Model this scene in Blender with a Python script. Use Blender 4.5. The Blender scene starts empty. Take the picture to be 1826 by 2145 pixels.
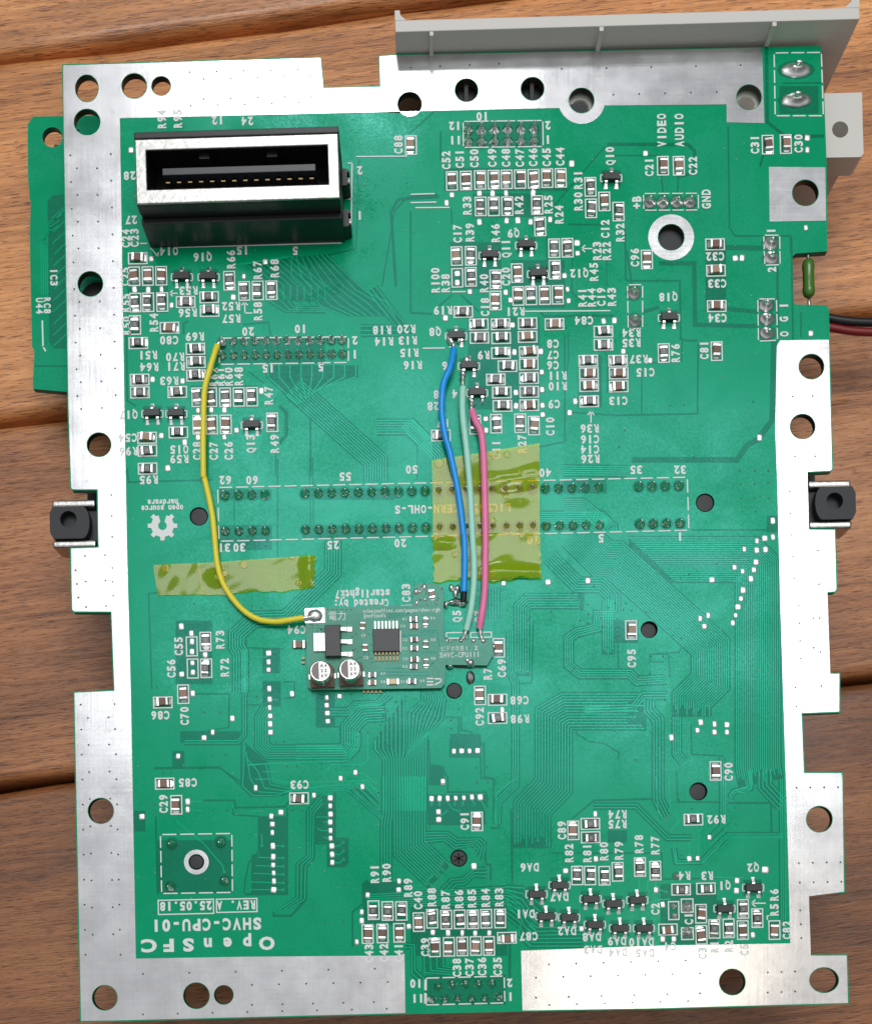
import bpy, math, random
import numpy as np
from mathutils import Vector, Matrix

# ------------------------------------------------------------------ camera, world, lamps, exposure
# one scene unit is one millimetre; the circuit board's upper face is z = 0
S = 11.3                    # photograph pixels per millimetre on the board
CX, CY = 880.0, 2000.0      # photograph pixel straight under the lens
H = 245.0                   # lens height over the board
sc = bpy.context.scene
col = sc.collection
sc.unit_settings.system = 'METRIC'
sc.unit_settings.scale_length = 0.001
sc.render.resolution_x, sc.render.resolution_y = 871, 1024
cd = bpy.data.cameras.new('camera')
cam = bpy.data.objects.new('camera', cd); col.objects.link(cam)
cam.location = (0, 0, H)
cd.sensor_fit = 'VERTICAL'; cd.sensor_height = 24.0
cd.lens = 24.0 * H / (2145 / S)
cd.shift_x = (913 - CX) / 2145.0
cd.shift_y = (CY - 1072.5) / 2145.0
cd.clip_start = 1.0; cd.clip_end = 20000.0
sc.camera = cam
vs = sc.view_settings
vs.view_transform = 'Standard'; vs.look = 'None'; vs.exposure = 0.18; vs.gamma = 1.0; vs.use_curve_mapping = False

wd = bpy.data.worlds.new('World'); sc.world = wd; wd.use_nodes = True
wn, wl = wd.node_tree.nodes, wd.node_tree.links
bg = wn['Background']
tcw = wn.new('ShaderNodeTexCoord'); spw = wn.new('ShaderNodeSeparateXYZ'); mrw = wn.new('ShaderNodeMapRange')
sqw = wn.new('ShaderNodeMath'); sqw.operation = 'MULTIPLY'
wl.new(tcw.outputs['Generated'], spw.inputs[0]); wl.new(spw.outputs['Z'], sqw.inputs[0]); wl.new(spw.outputs['Z'], sqw.inputs[1]); wl.new(sqw.outputs[0], mrw.inputs['Value'])
mrw.inputs['From Min'].default_value = 0.0; mrw.inputs['From Max'].default_value = 1.0
mrw.inputs['To Min'].default_value = 0.03; mrw.inputs['To Max'].default_value = 0.60
wl.new(mrw.outputs['Result'], bg.inputs['Strength'])
bg.inputs['Color'].default_value = (0.97, 0.98, 1.0, 1)

def area_lamp(name, loc, sx, sy, radiance, color=(1, 1, 1)):
    ld = bpy.data.lights.new(name, 'AREA'); ld.shape = 'RECTANGLE'; ld.size = sx; ld.size_y = sy
    ld.energy = radiance * math.pi * sx * sy; ld.color = color
    o = bpy.data.objects.new(name, ld); col.objects.link(o); o.location = loc
    d = Vector((0, 80, 0)) - Vector(loc)
    o.rotation_euler = d.to_track_quat('-Z', 'Y').to_euler()
    return o
area_lamp('ceiling_light', (60, 440, 1250), 720, 420, 5.8, (0.96, 0.985, 1.0))
area_lamp('ceiling_spot', (-110, 1170, 1500), 330, 180, 10.0, (0.97, 0.99, 1.0))
area_lamp('warm_spot', (255, -20, 1250), 190, 80, 8.0, (1.0, 0.86, 0.64))

# ------------------------------------------------------------------ pixel to board helpers
TH = math.radians(1.2)
def P(px, py, z=0.0):
    k = (H - z) / H / S
    return ((px - CX) * k, (CY - py) * k, z)
TILES = {'1': (240, 480, 4), '2': (860, 230, 4), '3': (860, 600, 4), '4': (1180, 480, 3), '5': (240, 960, 3), '6': (620, 1180, 4),
         '7': (1000, 1140, 3), '8': (240, 1560, 3), '9': (740, 1627, 4), 'a': (1060, 1627, 4), 'b': (1385, 1627, 4), 'c': (1385, 1020, 4),
         'A': (0, 0, 1.9174), 'B': (800, 0, 1.7193), 'C': (220, 220, 3.15), 'D': (0, 0, .96605), 'L': (40, 220, 3.237), 'M': (80, 860, 3.453),
         'N': (80, 1400, 2.781), 'R': (1560, 500, 2.96), 'U': (1560, 0, 4.932), 'W': (860, 920, 5.88), 's': (0, 0, 1)}
def T(t, x, y):
    a = TILES[t]
    return (a[0] + x / a[2], a[1] + y / a[2])
def W(t, x, y, z=0.0):
    return P(*T(t, x, y), z)
def TL(t, pts):
    return [T(t, *p) for p in pts]

# ------------------------------------------------------------------ materials
def mat(name):
    m = bpy.data.materials.new(name); m.use_nodes = True
    return m, m.node_tree.nodes, m.node_tree.links, m.node_tree.nodes['Principled BSDF']
def simple(name, c, rough=.5, metal=0., spec=.5, bump=0., bscale=3., var=0., coat=0.):
    m, n, l, b = mat(name)
    b.inputs['Base Color'].default_value = (*c, 1); b.inputs['Roughness'].default_value = rough
    b.inputs['Metallic'].default_value = metal; b.inputs['Specular IOR Level'].default_value = spec
    b.inputs['Coat Weight'].default_value = coat
    if bump or var:
        tc = n.new('ShaderNodeTexCoord'); nz = n.new('ShaderNodeTexNoise')
        nz.inputs['Scale'].default_value = bscale; nz.inputs['Detail'].default_value = 4
        l.new(tc.outputs['Object'], nz.inputs['Vector'])
        if bump:
            bp = n.new('ShaderNodeBump'); bp.inputs['Strength'].default_value = bump; bp.inputs['Distance'].default_value = .1
            l.new(nz.outputs['Fac'], bp.inputs['Height']); l.new(bp.outputs['Normal'], b.inputs['Normal'])
        if var:
            mx = n.new('ShaderNodeMix'); mx.data_type = 'RGBA'
            mx.inputs[6].default_value = tuple(x * (1 - var) for x in c) + (1,)
            mx.inputs[7].default_value = tuple(min(1, x * (1 + var)) for x in c) + (1,)
            l.new(nz.outputs['Fac'], mx.inputs[0]); l.new(mx.outputs[2], b.inputs['Base Color'])
    return m

def mask_mat(name, c, rough=.3, bump=.06):
    """glossy green solder mask with slight unevenness and dust"""
    m, n, l, b = mat(name)
    tc = n.new('ShaderNodeTexCoord')
    nz = n.new('ShaderNodeTexNoise'); nz.inputs['Scale'].default_value = .12; nz.inputs['Detail'].default_value = 5
    nf = n.new('ShaderNodeTexNoise'); nf.inputs['Scale'].default_value = 2.2; nf.inputs['Detail'].default_value = 6
    for x in (nz, nf): l.new(tc.outputs['Object'], x.inputs['Vector'])
    mx = n.new('ShaderNodeMix'); mx.data_type = 'RGBA'
    mx.inputs[6].default_value = tuple(x * .86 for x in c) + (1,); mx.inputs[7].default_value = tuple(x * 1.12 for x in c) + (1,)
    l.new(nz.outputs['Fac'], mx.inputs[0]); l.new(mx.outputs[2], b.inputs['Base Color'])
    b.inputs['Specular IOR Level'].default_value = .45; b.inputs['Specular Tint'].default_value = (.28, .95, .97, 1)
    mr = n.new('ShaderNodeMapRange'); mr.inputs['From Min'].default_value = .3; mr.inputs['From Max'].default_value = .7
    mr.inputs['To Min'].default_value = rough - .06; mr.inputs['To Max'].default_value = rough + .1
    sg = n.new('ShaderNodeTexNoise'); sg.inputs['Scale'].default_value = .055; sg.inputs['Detail'].default_value = 7; sg.inputs['Roughness'].default_value = .62; sg.inputs['Distortion'].default_value = .8
    l.new(tc.outputs['Object'], sg.inputs['Vector'])
    sm = n.new('ShaderNodeMapRange'); sm.inputs['From Min'].default_value = .35; sm.inputs['From Max'].default_value = .68; sm.inputs['To Min'].default_value = -.09; sm.inputs['To Max'].default_value = .14
    l.new(sg.outputs['Fac'], sm.inputs['Value']); sa = n.new('ShaderNodeMath'); sa.operation = 'ADD'; l.new(nf.outputs['Fac'], mr.inputs['Value']); l.new(mr.outputs[0], sa.inputs[0]); l.new(sm.outputs[0], sa.inputs[1]); l.new(sa.outputs[0], b.inputs['Roughness'])
    bp = n.new('ShaderNodeBump'); bp.inputs['Strength'].default_value = bump; bp.inputs['Distance'].default_value = .1
    l.new(nf.outputs['Fac'], bp.inputs['Height']); l.new(bp.outputs['Normal'], b.inputs['Normal'])
    return m

def tin_mat():
    """tinned ground copper: fine crossed brush lines, smudges and scratches"""
    m, n, l, b = mat('tinned_copper')
    tc = n.new('ShaderNodeTexCoord')
    outs = []
    for sx, sy in ((.05, 1.7), (1.9, .05)):
        mp = n.new('ShaderNodeMapping'); mp.inputs['Scale'].default_value = (sx, sy, 1)
        nz = n.new('ShaderNodeTexNoise'); nz.inputs['Scale'].default_value = 1.0; nz.inputs['Detail'].default_value = 3
        l.new(tc.outputs['Object'], mp.inputs['Vector']); l.new(mp.outputs[0], nz.inputs['Vector']); outs.append(nz.outputs['Fac'])
    ad = n.new('ShaderNodeMath'); ad.operation = 'ADD'; l.new(outs[0], ad.inputs[0]); l.new(outs[1], ad.inputs[1])
    sm = n.new('ShaderNodeTexNoise'); sm.inputs['Scale'].default_value = .11; sm.inputs['Detail'].default_value = 8; sm.inputs['Roughness'].default_value = .65
    l.new(tc.outputs['Object'], sm.inputs['Vector'])
    fn = n.new('ShaderNodeTexNoise'); fn.inputs['Scale'].default_value = 4.6; fn.inputs['Detail'].default_value = 6; fn.inputs['Roughness'].default_value = .7
    l.new(tc.outputs['Object'], fn.inputs['Vector'])
    cr = n.new('ShaderNodeValToRGB')
    cr.color_ramp.elements[0].position = .36; cr.color_ramp.elements[0].color = (.55, .545, .56, 1)
    cr.color_ramp.elements[1].position = .62; cr.color_ramp.elements[1].color = (.68, .68, .69, 1)
    fs_ = n.new('ShaderNodeMath'); fs_.operation = 'MULTIPLY_ADD'; fs_.inputs[1].default_value = .5; l.new(ad.outputs[0], fs_.inputs[0]); l.new(fn.outputs['Fac'], fs_.inputs[2])
    mixf = n.new('ShaderNodeMath'); mixf.operation = 'MULTIPLY_ADD'; mixf.inputs[1].default_value = .26
    l.new(fs_.outputs[0], mixf.inputs[0])
    ml = n.new('ShaderNodeMath'); ml.operation = 'MULTIPLY'; ml.inputs[1].default_value = .58; l.new(sm.outputs['Fac'], ml.inputs[0])
    l.new(ml.outputs[0], mixf.inputs[2]); l.new(mixf.outputs[0], cr.inputs['Fac']); l.new(cr.outputs[0], b.inputs['Base Color'])
    b.inputs['Metallic'].default_value = 1.0
    mr = n.new('ShaderNodeMapRange'); mr.inputs['From Min'].default_value = .3; mr.inputs['From Max'].default_value = .7
    mr.inputs['To Min'].default_value = .17; mr.inputs['To Max'].default_value = .25
    l.new(sm.outputs['Fac'], mr.inputs['Value']); l.new(mr.outputs[0], b.inputs['Roughness'])
    bp = n.new('ShaderNodeBump'); bp.inputs['Strength'].default_value = .10; bp.inputs['Distance'].default_value = .05
    a2 = n.new('ShaderNodeMath'); a2.operation = 'ADD'; l.new(ad.outputs[0], a2.inputs[0]); l.new(fn.outputs['Fac'], a2.inputs[1])
    l.new(a2.outputs[0], bp.inputs['Height']); l.new(bp.outputs['Normal'], b.inputs['Normal'])
    return m

def wood_mat():
    m, n, l, b = mat('oiled_wood')
    tc = n.new('ShaderNodeTexCoord'); oi = n.new('ShaderNodeObjectInfo')
    of = n.new('ShaderNodeVectorMath'); of.operation = 'MULTIPLY_ADD'; of.inputs[1].default_value = (700, 900, 300)
    l.new(oi.outputs['Random'], of.inputs[0]); l.new(tc.outputs['Object'], of.inputs[2])
    def nz(scale, sc3, detail=5, rough=.6, dist=0.):
        mp = n.new('ShaderNodeMapping'); mp.inputs['Scale'].default_value = sc3
        t = n.new('ShaderNodeTexNoise'); t.inputs['Scale'].default_value = scale; t.inputs['Detail'].default_value = detail
        t.inputs['Roughness'].default_value = rough; t.inputs['Distortion'].default_value = dist
        l.new(of.outputs[0], mp.inputs['Vector']); l.new(mp.outputs[0], t.inputs['Vector']); return t.outputs['Fac']
    big = nz(.045, (.22, 1, 1), 4, .55, .6)
    grain = nz(1.05, (.04, 1, 1), 10, .74, .3)
    pore = nz(4.0, (.085, 1.1, 1), 2, .45, .05)
    ad = n.new('ShaderNodeMath'); ad.operation = 'MULTIPLY_ADD'; ad.inputs[1].default_value = .55
    l.new(grain, ad.inputs[0])
    m2 = n.new('ShaderNodeMath'); m2.operation = 'MULTIPLY'; m2.inputs[1].default_value = .5; l.new(big, m2.inputs[0]); l.new(m2.outputs[0], ad.inputs[2])
    cr = n.new('ShaderNodeValToRGB'); e = cr.color_ramp.elements
    e[0].position = .34; e[0].color = (.10, .032, .010, 1); e[1].position = .70; e[1].color = (.72, .32, .11, 1)
    k = e.new(.46); k.color = (.31, .112, .034, 1); k = e.new(.56); k.color = (.50, .19, .058, 1)
    l.new(ad.outputs[0], cr.inputs['Fac'])
    pr = n.new('ShaderNodeValToRGB'); pr.color_ramp.elements[0].position = .36; pr.color_ramp.elements[0].color = (.22, .13, .09, 1)
    pr.color_ramp.elements[1].position = .42; pr.color_ramp.elements[1].color = (1, 1, 1, 1); l.new(pore, pr.inputs['Fac'])
    mx = n.new('ShaderNodeMix'); mx.data_type = 'RGBA'; mx.blend_type = 'MULTIPLY'; mx.inputs[0].default_value = .7
    l.new(cr.outputs[0], mx.inputs[6]); l.new(pr.outputs[0], mx.inputs[7])
    mt = n.new('ShaderNodeMix'); mt.data_type = 'RGBA'; mt.blend_type = 'MULTIPLY'; mt.inputs[0].default_value = 1.0
    l.new(mx.outputs[2], mt.inputs[6]); l.new(oi.outputs['Color'], mt.inputs[7]); l.new(mt.outputs[2], b.inputs['Base Color'])
    b.inputs['Roughness'].default_value = .33; b.inputs['Coat Weight'].default_value = .4; b.inputs['Coat Roughness'].default_value = .14
    bp = n.new('ShaderNodeBump'); bp.inputs['Strength'].default_value = .35; bp.inputs['Distance'].default_value = .5
    sm = n.new('ShaderNodeMath'); sm.operation = 'ADD'; l.new(pore, sm.inputs[0]); l.new(grain, sm.inputs[1])
    l.new(sm.outputs[0], bp.inputs['Height']); l.new(bp.outputs['Normal'], b.inputs['Normal'])
    return m

def tape_mat(name, tint, milk, base):
    """thin amber film: coloured see-through, glossy, stuck down in places and lifted (milky) in others"""
    m, n, l, b = mat(name); n.remove(b)
    out = n['Material Output']
    tr = n.new('ShaderNodeBsdfTransparent'); tr.inputs[0].default_value = (*tint, 1)
    df = n.new('ShaderNodeBsdfDiffuse'); df.inputs[0].default_value = (.80, .60, .012, 1)
    gl = n.new('ShaderNodeBsdfGlossy'); gl.inputs['Roughness'].default_value = .10
    tc = n.new('ShaderNodeTexCoord')
    vo = n.new('ShaderNodeTexVoronoi'); vo.inputs['Scale'].default_value = .30
    l.new(tc.outputs['Object'], vo.inputs['Vector'])
    nz = n.new('ShaderNodeTexNoise'); nz.inputs['Scale'].default_value = .16; nz.inputs['Detail'].default_value = 3
    l.new(tc.outputs['Object'], nz.inputs['Vector'])
    r1 = n.new('ShaderNodeValToRGB'); r1.color_ramp.elements[0].position = .24; r1.color_ramp.elements[0].color = (1, 1, 1, 1)
    r1.color_ramp.elements[1].position = .27; r1.color_ramp.elements[1].color = (0, 0, 0, 1)
    l.new(vo.outputs['Distance'], r1.inputs['Fac'])
    r2 = n.new('ShaderNodeValToRGB'); r2.color_ramp.elements[0].position = .44; r2.color_ramp.elements[1].position = .50
    l.new(nz.outputs['Fac'], r2.inputs['Fac'])
    mxm = n.new('ShaderNodeMath'); mxm.operation = 'MULTIPLY'; l.new(r1.outputs[0], mxm.inputs[0]); l.new(r2.outputs[0], mxm.inputs[1])
    mu = n.new('ShaderNodeMath'); mu.operation = 'MULTIPLY_ADD'; mu.inputs[1].default_value = milk; mu.inputs[2].default_value = base
    l.new(mxm.outputs[0], mu.inputs[0])
    s1 = n.new('ShaderNodeMixShader'); l.new(mu.outputs[0], s1.inputs[0]); l.new(tr.outputs[0], s1.inputs[1]); l.new(df.outputs[0], s1.inputs[2])
    fr = n.new('ShaderNodeFresnel'); fr.inputs['IOR'].default_value = 1.46
    s2 = n.new('ShaderNodeMixShader'); l.new(fr.outputs[0], s2.inputs[0]); l.new(s1.outputs[0], s2.inputs[1]); l.new(gl.outputs[0], s2.inputs[2])
    bp = n.new('ShaderNodeBump'); bp.inputs['Strength'].default_value = .25; bp.inputs['Distance'].default_value = .15
    l.new(mxm.outputs[0], bp.inputs['Height']); l.new(bp.outputs['Normal'], gl.inputs['Normal'])
    l.new(s2.outputs[0], out.inputs['Surface'])
    return m

M = dict(
    pour=mask_mat('solder_mask_over_copper', (.0005, .345, .142), .2, .05),
    bare=mask_mat('solder_mask_over_laminate', (.0005, .185, .076), .24, .05),
    trace=mask_mat('solder_mask_over_trace', (.005, .50, .235), .17, .05),  # lighter than the pour: highlight along the traces put into the colour
    rim=simple('board_edge', (.02, .16, .09), .6),
    tin=tin_mat(),
    silk=simple('white_legend_ink', (.84, .88, .86), .55),
    pad=simple('tinned_pad', (.86, .86, .85), .45, .8, bump=.25, bscale=3),
    solder=simple('solder', (.92, .91, .90), .36, 1.0, bump=.3, bscale=2.2),
    dullsolder=simple('dull_solder_joint', (.78, .80, .79), .13, 1.0, bump=.45, bscale=2.6),
    capbody=simple('ceramic_brown', (.26, .135, .085), .45, var=.15),
    capdark=simple('ceramic_dark', (.17, .085, .06), .4, var=.2), cappink=simple('ceramic_pinkish', (.34, .19, .135), .42, var=.12), dulltin=simple('dull_end_cap', (.66, .65, .63), .42, 1.0, bump=.4, bscale=3),
    captan=simple('ceramic_tan', (.40, .255, .17), .45, var=.12),
    resgrey=simple('resistor_worn', (.075, .078, .08), .35), scorch=simple('scorched_insulation', (.012, .014, .02), .3, bump=.6, bscale=3),
    resbody=simple('resistor_glaze', (.030, .030, .032), .3),
    respr=simple('resistor_print', (.42, .42, .40), .5),
    black=simple('black_plastic', (.014, .014, .015), .33, bump=.12, bscale=6),
    blackmat=simple('black_nylon', (.018, .020, .023), .5, bump=.1, bscale=4),
    epoxy=simple('chip_epoxy', (.022, .022, .024), .4, bump=.1, bscale=8),
    steel=simple('nickel_steel', (.50, .49, .47), .30, 1.0, bump=.35, bscale=1.3, var=.4),
    gold=simple('gilt_contact', (.25, .19, .10), .45, 1.0),
    grey=simple('grey_abs_plastic', (.74, .71, .66), .5, bump=.08, bscale=7),
    boss=simple('white_plastic', (.74, .72, .66), .45),
    tongue=simple('grey_black_plastic', (.05, .054, .06), .3),
    dark=simple('dark_cavity', (.006, .006, .006), .8),
    alu=simple('aluminium_can', (.82, .80, .78), .28, 1.0, bump=.06, bscale=3),
    canmark=simple('can_negative_mark', (.22, .19, .18), .4),
    cantop=simple('can_lacquer', (.84, .83, .80), .35, .2),
    canbase=simple('can_base_brown', (.13, .075, .05), .5),
    modmask=mask_mat('dark_green_mask', (.14, .37, .255), .42),
    yellow=simple('yellow_insulation', (.95, .80, .05), .38, var=.10, bscale=1.1, bump=.10),
    blue=simple('blue_insulation', (.012, .36, 1.0), .35, var=.10, bscale=1.1, bump=.10),
    mint=simple('mint_insulation', (.42, .86, .68), .42, var=.10, bscale=1.1, bump=.10),
    pink=simple('pink_insulation', (1.0, .23, .45), .4, var=.10, bscale=1.1, bump=.10),
    red=simple('red_insulation', (.22, .012, .014), .4), blk=simple('black_insulation', (.012, .012, .014), .4),
    lacq=simple('green_lacquer', (.06, .19, .02), .28, coat=.4),
    led=simple('led_lens', (.78, .60, .36), .35),
    barrel=simple('hole_wall', (.035, .03, .02), .5),
    hole=simple('plated_hole', (.07, .075, .07), .6),
    speck=simple('dust', (.62, .64, .62), .7),
    flux=simple('flux_residue', (.02, .035, .022), .18),
    wood=wood_mat(),
    tape=tape_mat('amber_film', (.97, .84, .03), .12, .24), tape2=tape_mat('amber_film_bubbled', (.93, .80, .04), .26, .20),
)

# ------------------------------------------------------------------ object helpers
def link(name, me, m, parent=None, loc=(0, 0, 0), rz=0.):
    o = bpy.data.objects.new(name, me); col.objects.link(o)
    if m is not None and me is not None and not me.materials: me.materials.append(M[m] if isinstance(m, str) else m)
    o.parent = parent; o.location = loc; o.rotation_euler = (0, 0, rz)
    return o
def empty(name, loc=(0, 0, 0), rz=0., label=None, cat=None, group=None, parent=None):
    o = link(name, None, None, parent, loc, rz); o.empty_display_size = 5
    if label: o['label'] = label; o['category'] = cat
    if group: o['group'] = group
    return o
class MB:
    def __init__(s): s.v = []; s.f = []; s.mi = []
    def add(s, vs_, fs, mi=0):
        b = len(s.v); s.v += [tuple(x) for x in vs_]; s.f += [tuple(b + i for i in f) for f in fs]; s.mi += [mi] * len(fs); return s
    def box(s, x0, x1, y0, y1, z0, z1, mi=0, tx=0., ty=0.):
        """box, its top face drawn in by tx, ty"""
        return s.add([(x0, y0, z0), (x1, y0, z0), (x1, y1, z0), (x0, y1, z0),
                      (x0 + tx, y0 + ty, z1), (x1 - tx, y0 + ty, z1), (x1 - tx, y1 - ty, z1), (x0 + tx, y1 - ty, z1)],
                     [(3, 2, 1, 0), (4, 5, 6, 7), (0, 1, 5, 4), (1, 2, 6, 5), (2, 3, 7, 6), (3, 0, 4, 7)], mi)
    def quad(s, a, b, c, d, mi=0): return s.add([a, b, c, d], [(0, 1, 2, 3)], mi)
    def hexa(s, lo, hi, mi=0):
        n = len(lo)
        return s.add(list(lo) + list(hi), [tuple(range(n))[::-1], tuple(range(n, 2 * n))] + [(i, (i + 1) % n, n + (i + 1) % n, n + i) for i in range(n)], mi)
    def lathe(s, prof, n=16, c=(0, 0), mi=0, cap=True, jit=0., rnd=None):
        vs_ = []
        for r, z in prof:
            for i in range(n):
                a = 2 * math.pi * i / n; rr = r * (1 + (rnd.uniform(-jit, jit) if rnd else 0))
                vs_.append((c[0] + rr * math.cos(a), c[1] + rr * math.sin(a), z))
        fs = []
        for k in range(len(prof) - 1):
            for i in range(n):
                j = (i + 1) % n
                fs.append((k * n + i, k * n + j, (k + 1) * n + j, (k + 1) * n + i))
        if cap: fs.append(tuple((len(prof) - 1) * n + i for i in range(n)))
        return s.add(vs_, fs, mi)
    def tube(s, pts, r, n=10, mi=0, caps=True):
        pts = [Vector(p) for p in pts]; rs = r if isinstance(r, (list, tuple)) else [r] * len(pts)
        up = Vector((0, 0, 1)); vs_ = []; N = len(pts)
        for k, p in enumerate(pts):
            d = (pts[min(k + 1, N - 1)] - pts[max(k - 1, 0)]).normalized()
            a = d.cross(up)
            if a.length < 1e-3: a = d.cross(Vector((0, 1, 0)))
            a.normalize(); b_ = a.cross(d).normalized()
            for i in range(n):
                t = 2 * math.pi * i / n
                vs_.append(p + a * (rs[k] * math.cos(t)) + b_ * (rs[k] * math.sin(t)))
        fs = [(k * n + i, k * n + (i + 1) % n, (k + 1) * n + (i + 1) % n, (k + 1) * n + i) for k in range(N - 1) for i in range(n)]
        if caps: fs += [tuple(range(n))[::-1], tuple((N - 1) * n + i for i in range(n))]
        return s.add(vs_, fs, mi)
    def mesh(s, name, mats, smooth=False, bevel=None):
        me = bpy.data.meshes.new(name); me.from_pydata(s.v, [], s.f); me.update()
        for m in ([mats] if isinstance(mats, str) else mats): me.materials.append(M[m])
        me.polygons.foreach_set('material_index', s.mi)
        if smooth:
            me.polygons.foreach_set('use_smooth', [True] * len(s.f))
            if smooth != 1: me.set_sharp_from_angle(angle=math.radians(smooth))
        return me
    def obj(s, name, mats, parent=None, loc=(0, 0, 0), rz=0., smooth=False):
        return link(name, s.mesh(name, mats, smooth), None, parent, loc, rz)
def bevel(o, w, seg=2):
    b = o.modifiers.new('bevel', 'BEVEL'); b.width = w; b.segments = seg; b.limit_method = 'ANGLE'; b.angle_limit = math.radians(40)
    return o
def catmull(pts, sub=6):
    pts = [Vector(p) for p in pts]; q = [2 * pts[0] - pts[1]] + pts + [2 * pts[-1] - pts[-2]]; out = []
    for i in range(1, len(q) - 2):
        a, b, c, d = q[i - 1:i + 3]
        for k in range(sub):
            t = k / sub
            out.append(.5 * ((2 * b) + (c - a) * t + (2 * a - 5 * b + 4 * c - d) * t * t + (3 * b - a - 3 * c + d) * t ** 3))
    out.append(pts[-1]); return out

def plate(name, outline, holes, z0, z1, mats, parent=None, sub_z=None):
    """flat plate with real holes; outline and holes are lists of photo pixels on the plane z1 (or sub_z)"""
    zz = z1 if sub_z is None else sub_z
    cu = bpy.data.curves.new(name, 'CURVE'); cu.dimensions = '2D'; cu.fill_mode = 'BOTH'; cu.extrude = (z1 - z0) / 2
    for loop in [outline] + holes:
        sp = cu.splines.new('POLY'); sp.points.add(len(loop) - 1); sp.use_cyclic_u = True
        for p, q in zip(sp.points, loop):
            w = P(q[0], q[1], zz); p.co = (w[0], w[1], 0, 1)
    o = bpy.data.objects.new(name, cu); col.objects.link(o)
    me = bpy.data.meshes.new_from_object(o.evaluated_get(bpy.context.evaluated_depsgraph_get()))
    bpy.data.objects.remove(o); bpy.data.curves.remove(cu)
    me.name = name; me.materials.clear()
    for m in mats: me.materials.append(M[m])
    if len(mats) > 1:
        hc = [P(sum(q[0] for q in h) / len(h), sum(q[1] for q in h) / len(h), zz) for h in holes]
        for p in me.polygons:
            p.material_index = 0 if abs(p.normal.z) > .5 else 1
            if len(mats) > 2 and p.material_index and min(math.hypot(p.center.x - c[0], p.center.y - c[1]) for c in hc) < 3.2: p.material_index = 2
    return link(name, me, None, parent, (0, 0, (z0 + z1) / 2))
def circ(cx, cy, rx, ry=None, n=40):
    ry = ry or rx
    return [(cx + rx * math.cos(2 * math.pi * i / n), cy + ry * math.sin(2 * math.pi * i / n)) for i in range(n)]

# ------------------------------------------------------------------ the table of planks
TZ = -27.0
table = empty('table', (0, 0, TZ)); table['kind'] = 'structure'; table['label'] = 'brown oiled plank table top'
GS = -0.1265   # plank joints climb to the right in the photograph
ang = math.atan(-GS)
def tz(px, py): return Vector(P(px, py, TZ))
rnd = random.Random(4)
pitch = 766 * (H - TZ) / H / S * math.cos(ang)
o0 = tz(0, 885)
ydir = Vector((-math.sin(ang), math.cos(ang), 0)); xdir = Vector((math.cos(ang), math.sin(ang), 0))
for k in range(-3, 3):
    base = o0 + ydir * (pitch * k) + xdir * 80
    w = pitch - 1.5
    # cross-section with worn, rounded arrises
    prof = [(-w / 2, -16), (-w / 2, -2.2), (-w / 2 + .5, -1.0), (-w / 2 + 1.3, -.2), (-w / 2 + 2.4, 0), (0, .12), (w / 2 - 2.4, 0), (w / 2 - 1.3, -.2), (w / 2 - .5, -1.0), (w / 2, -2.2), (w / 2, -16)]
    n = 46; b = MB(); vs_ = []
    for i in range(n + 1):
        x = -260 + 520 * i / n
        wob = .5 * math.sin(x * .05 + k) + .35 * math.sin(x * .17 + 2 * k)
        for (yy, zz) in prof:
            e = 1 if abs(yy) > w / 2 - 2 else 0
            vs_.append((x, yy + wob * e * .6, zz + (rnd.uniform(-.12, .12) if e and zz > -3 else 0)))
    m_ = len(prof)
    b.add(vs_, [(i * m_ + j, (i + 1) * m_ + j, (i + 1) * m_ + j + 1, i * m_ + j + 1) for i in range(n) for j in range(m_ - 1)])
    c = base + ydir * (pitch / 2)
    o = b.obj('plank', 'wood', table, (c.x, c.y, 0), ang, smooth=50)
    o.color = {1: (1.55, 1.7, 1.85, 1), 0: (1.6, 1.75, 1.9, 1), -1: (1.08, 1.15, 1.4, 1)}.get(k, (.70, .68, .68, 1))   # each board its own tone, with light falloff and pale glare tinted in
MB().box(-260, 260, -260, 320, -20, -16.2).obj('underlay', 'dark', table, (0, 0, 0), ang)

# ------------------------------------------------------------------ the circuit board: laminate, holes, tinned ground areas
board = empty('circuit_board', (0, 80, 0), 0, 'large green console circuit board, solder side up, with silver tinned border', 'circuit board')
BO = (0, -80, 0)   # parts are given in scene coordinates
def on_board(o): o.parent = board; o.location = Vector(o.location) + Vector(BO); return o

OUT = [(130.4, 134.6), (672.8, 119), (679, 182.5), (795, 180), (793, 116), (835, 113), (1718, 96), (1725, 192), (1730.6, 349), (1731.8, 526.4),
       (1666, 531), (1659, 537), (1660, 632), (1666, 638), (1728, 639), (1735, 646), (1737, 710), (1744, 983), (1739, 988), (1688, 990), (1691, 1107.5), (1749.5, 1107.5),
       (1753, 1236), (1748, 1241), (1729.5, 1242.5), (1736, 1409), (1759, 1409), (1759, 1493), (1680, 1496), (1685, 1617), (1764, 1617), (1765, 1627), (1769, 1870),
       (1691, 1875), (1695, 1999.5), (1774.5, 1999), (1777.5, 2103), (1385, 2114), (1092, 2119), (850, 2124.5), (240, 2140), (168, 2141), (154, 1449), (238, 1445),
       (232, 1283), (155, 1283), (149.5, 1278), (147, 1146.7), (205, 1145), (203, 1027), (152, 1027), (147.5, 1022), (142, 860)]
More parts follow.
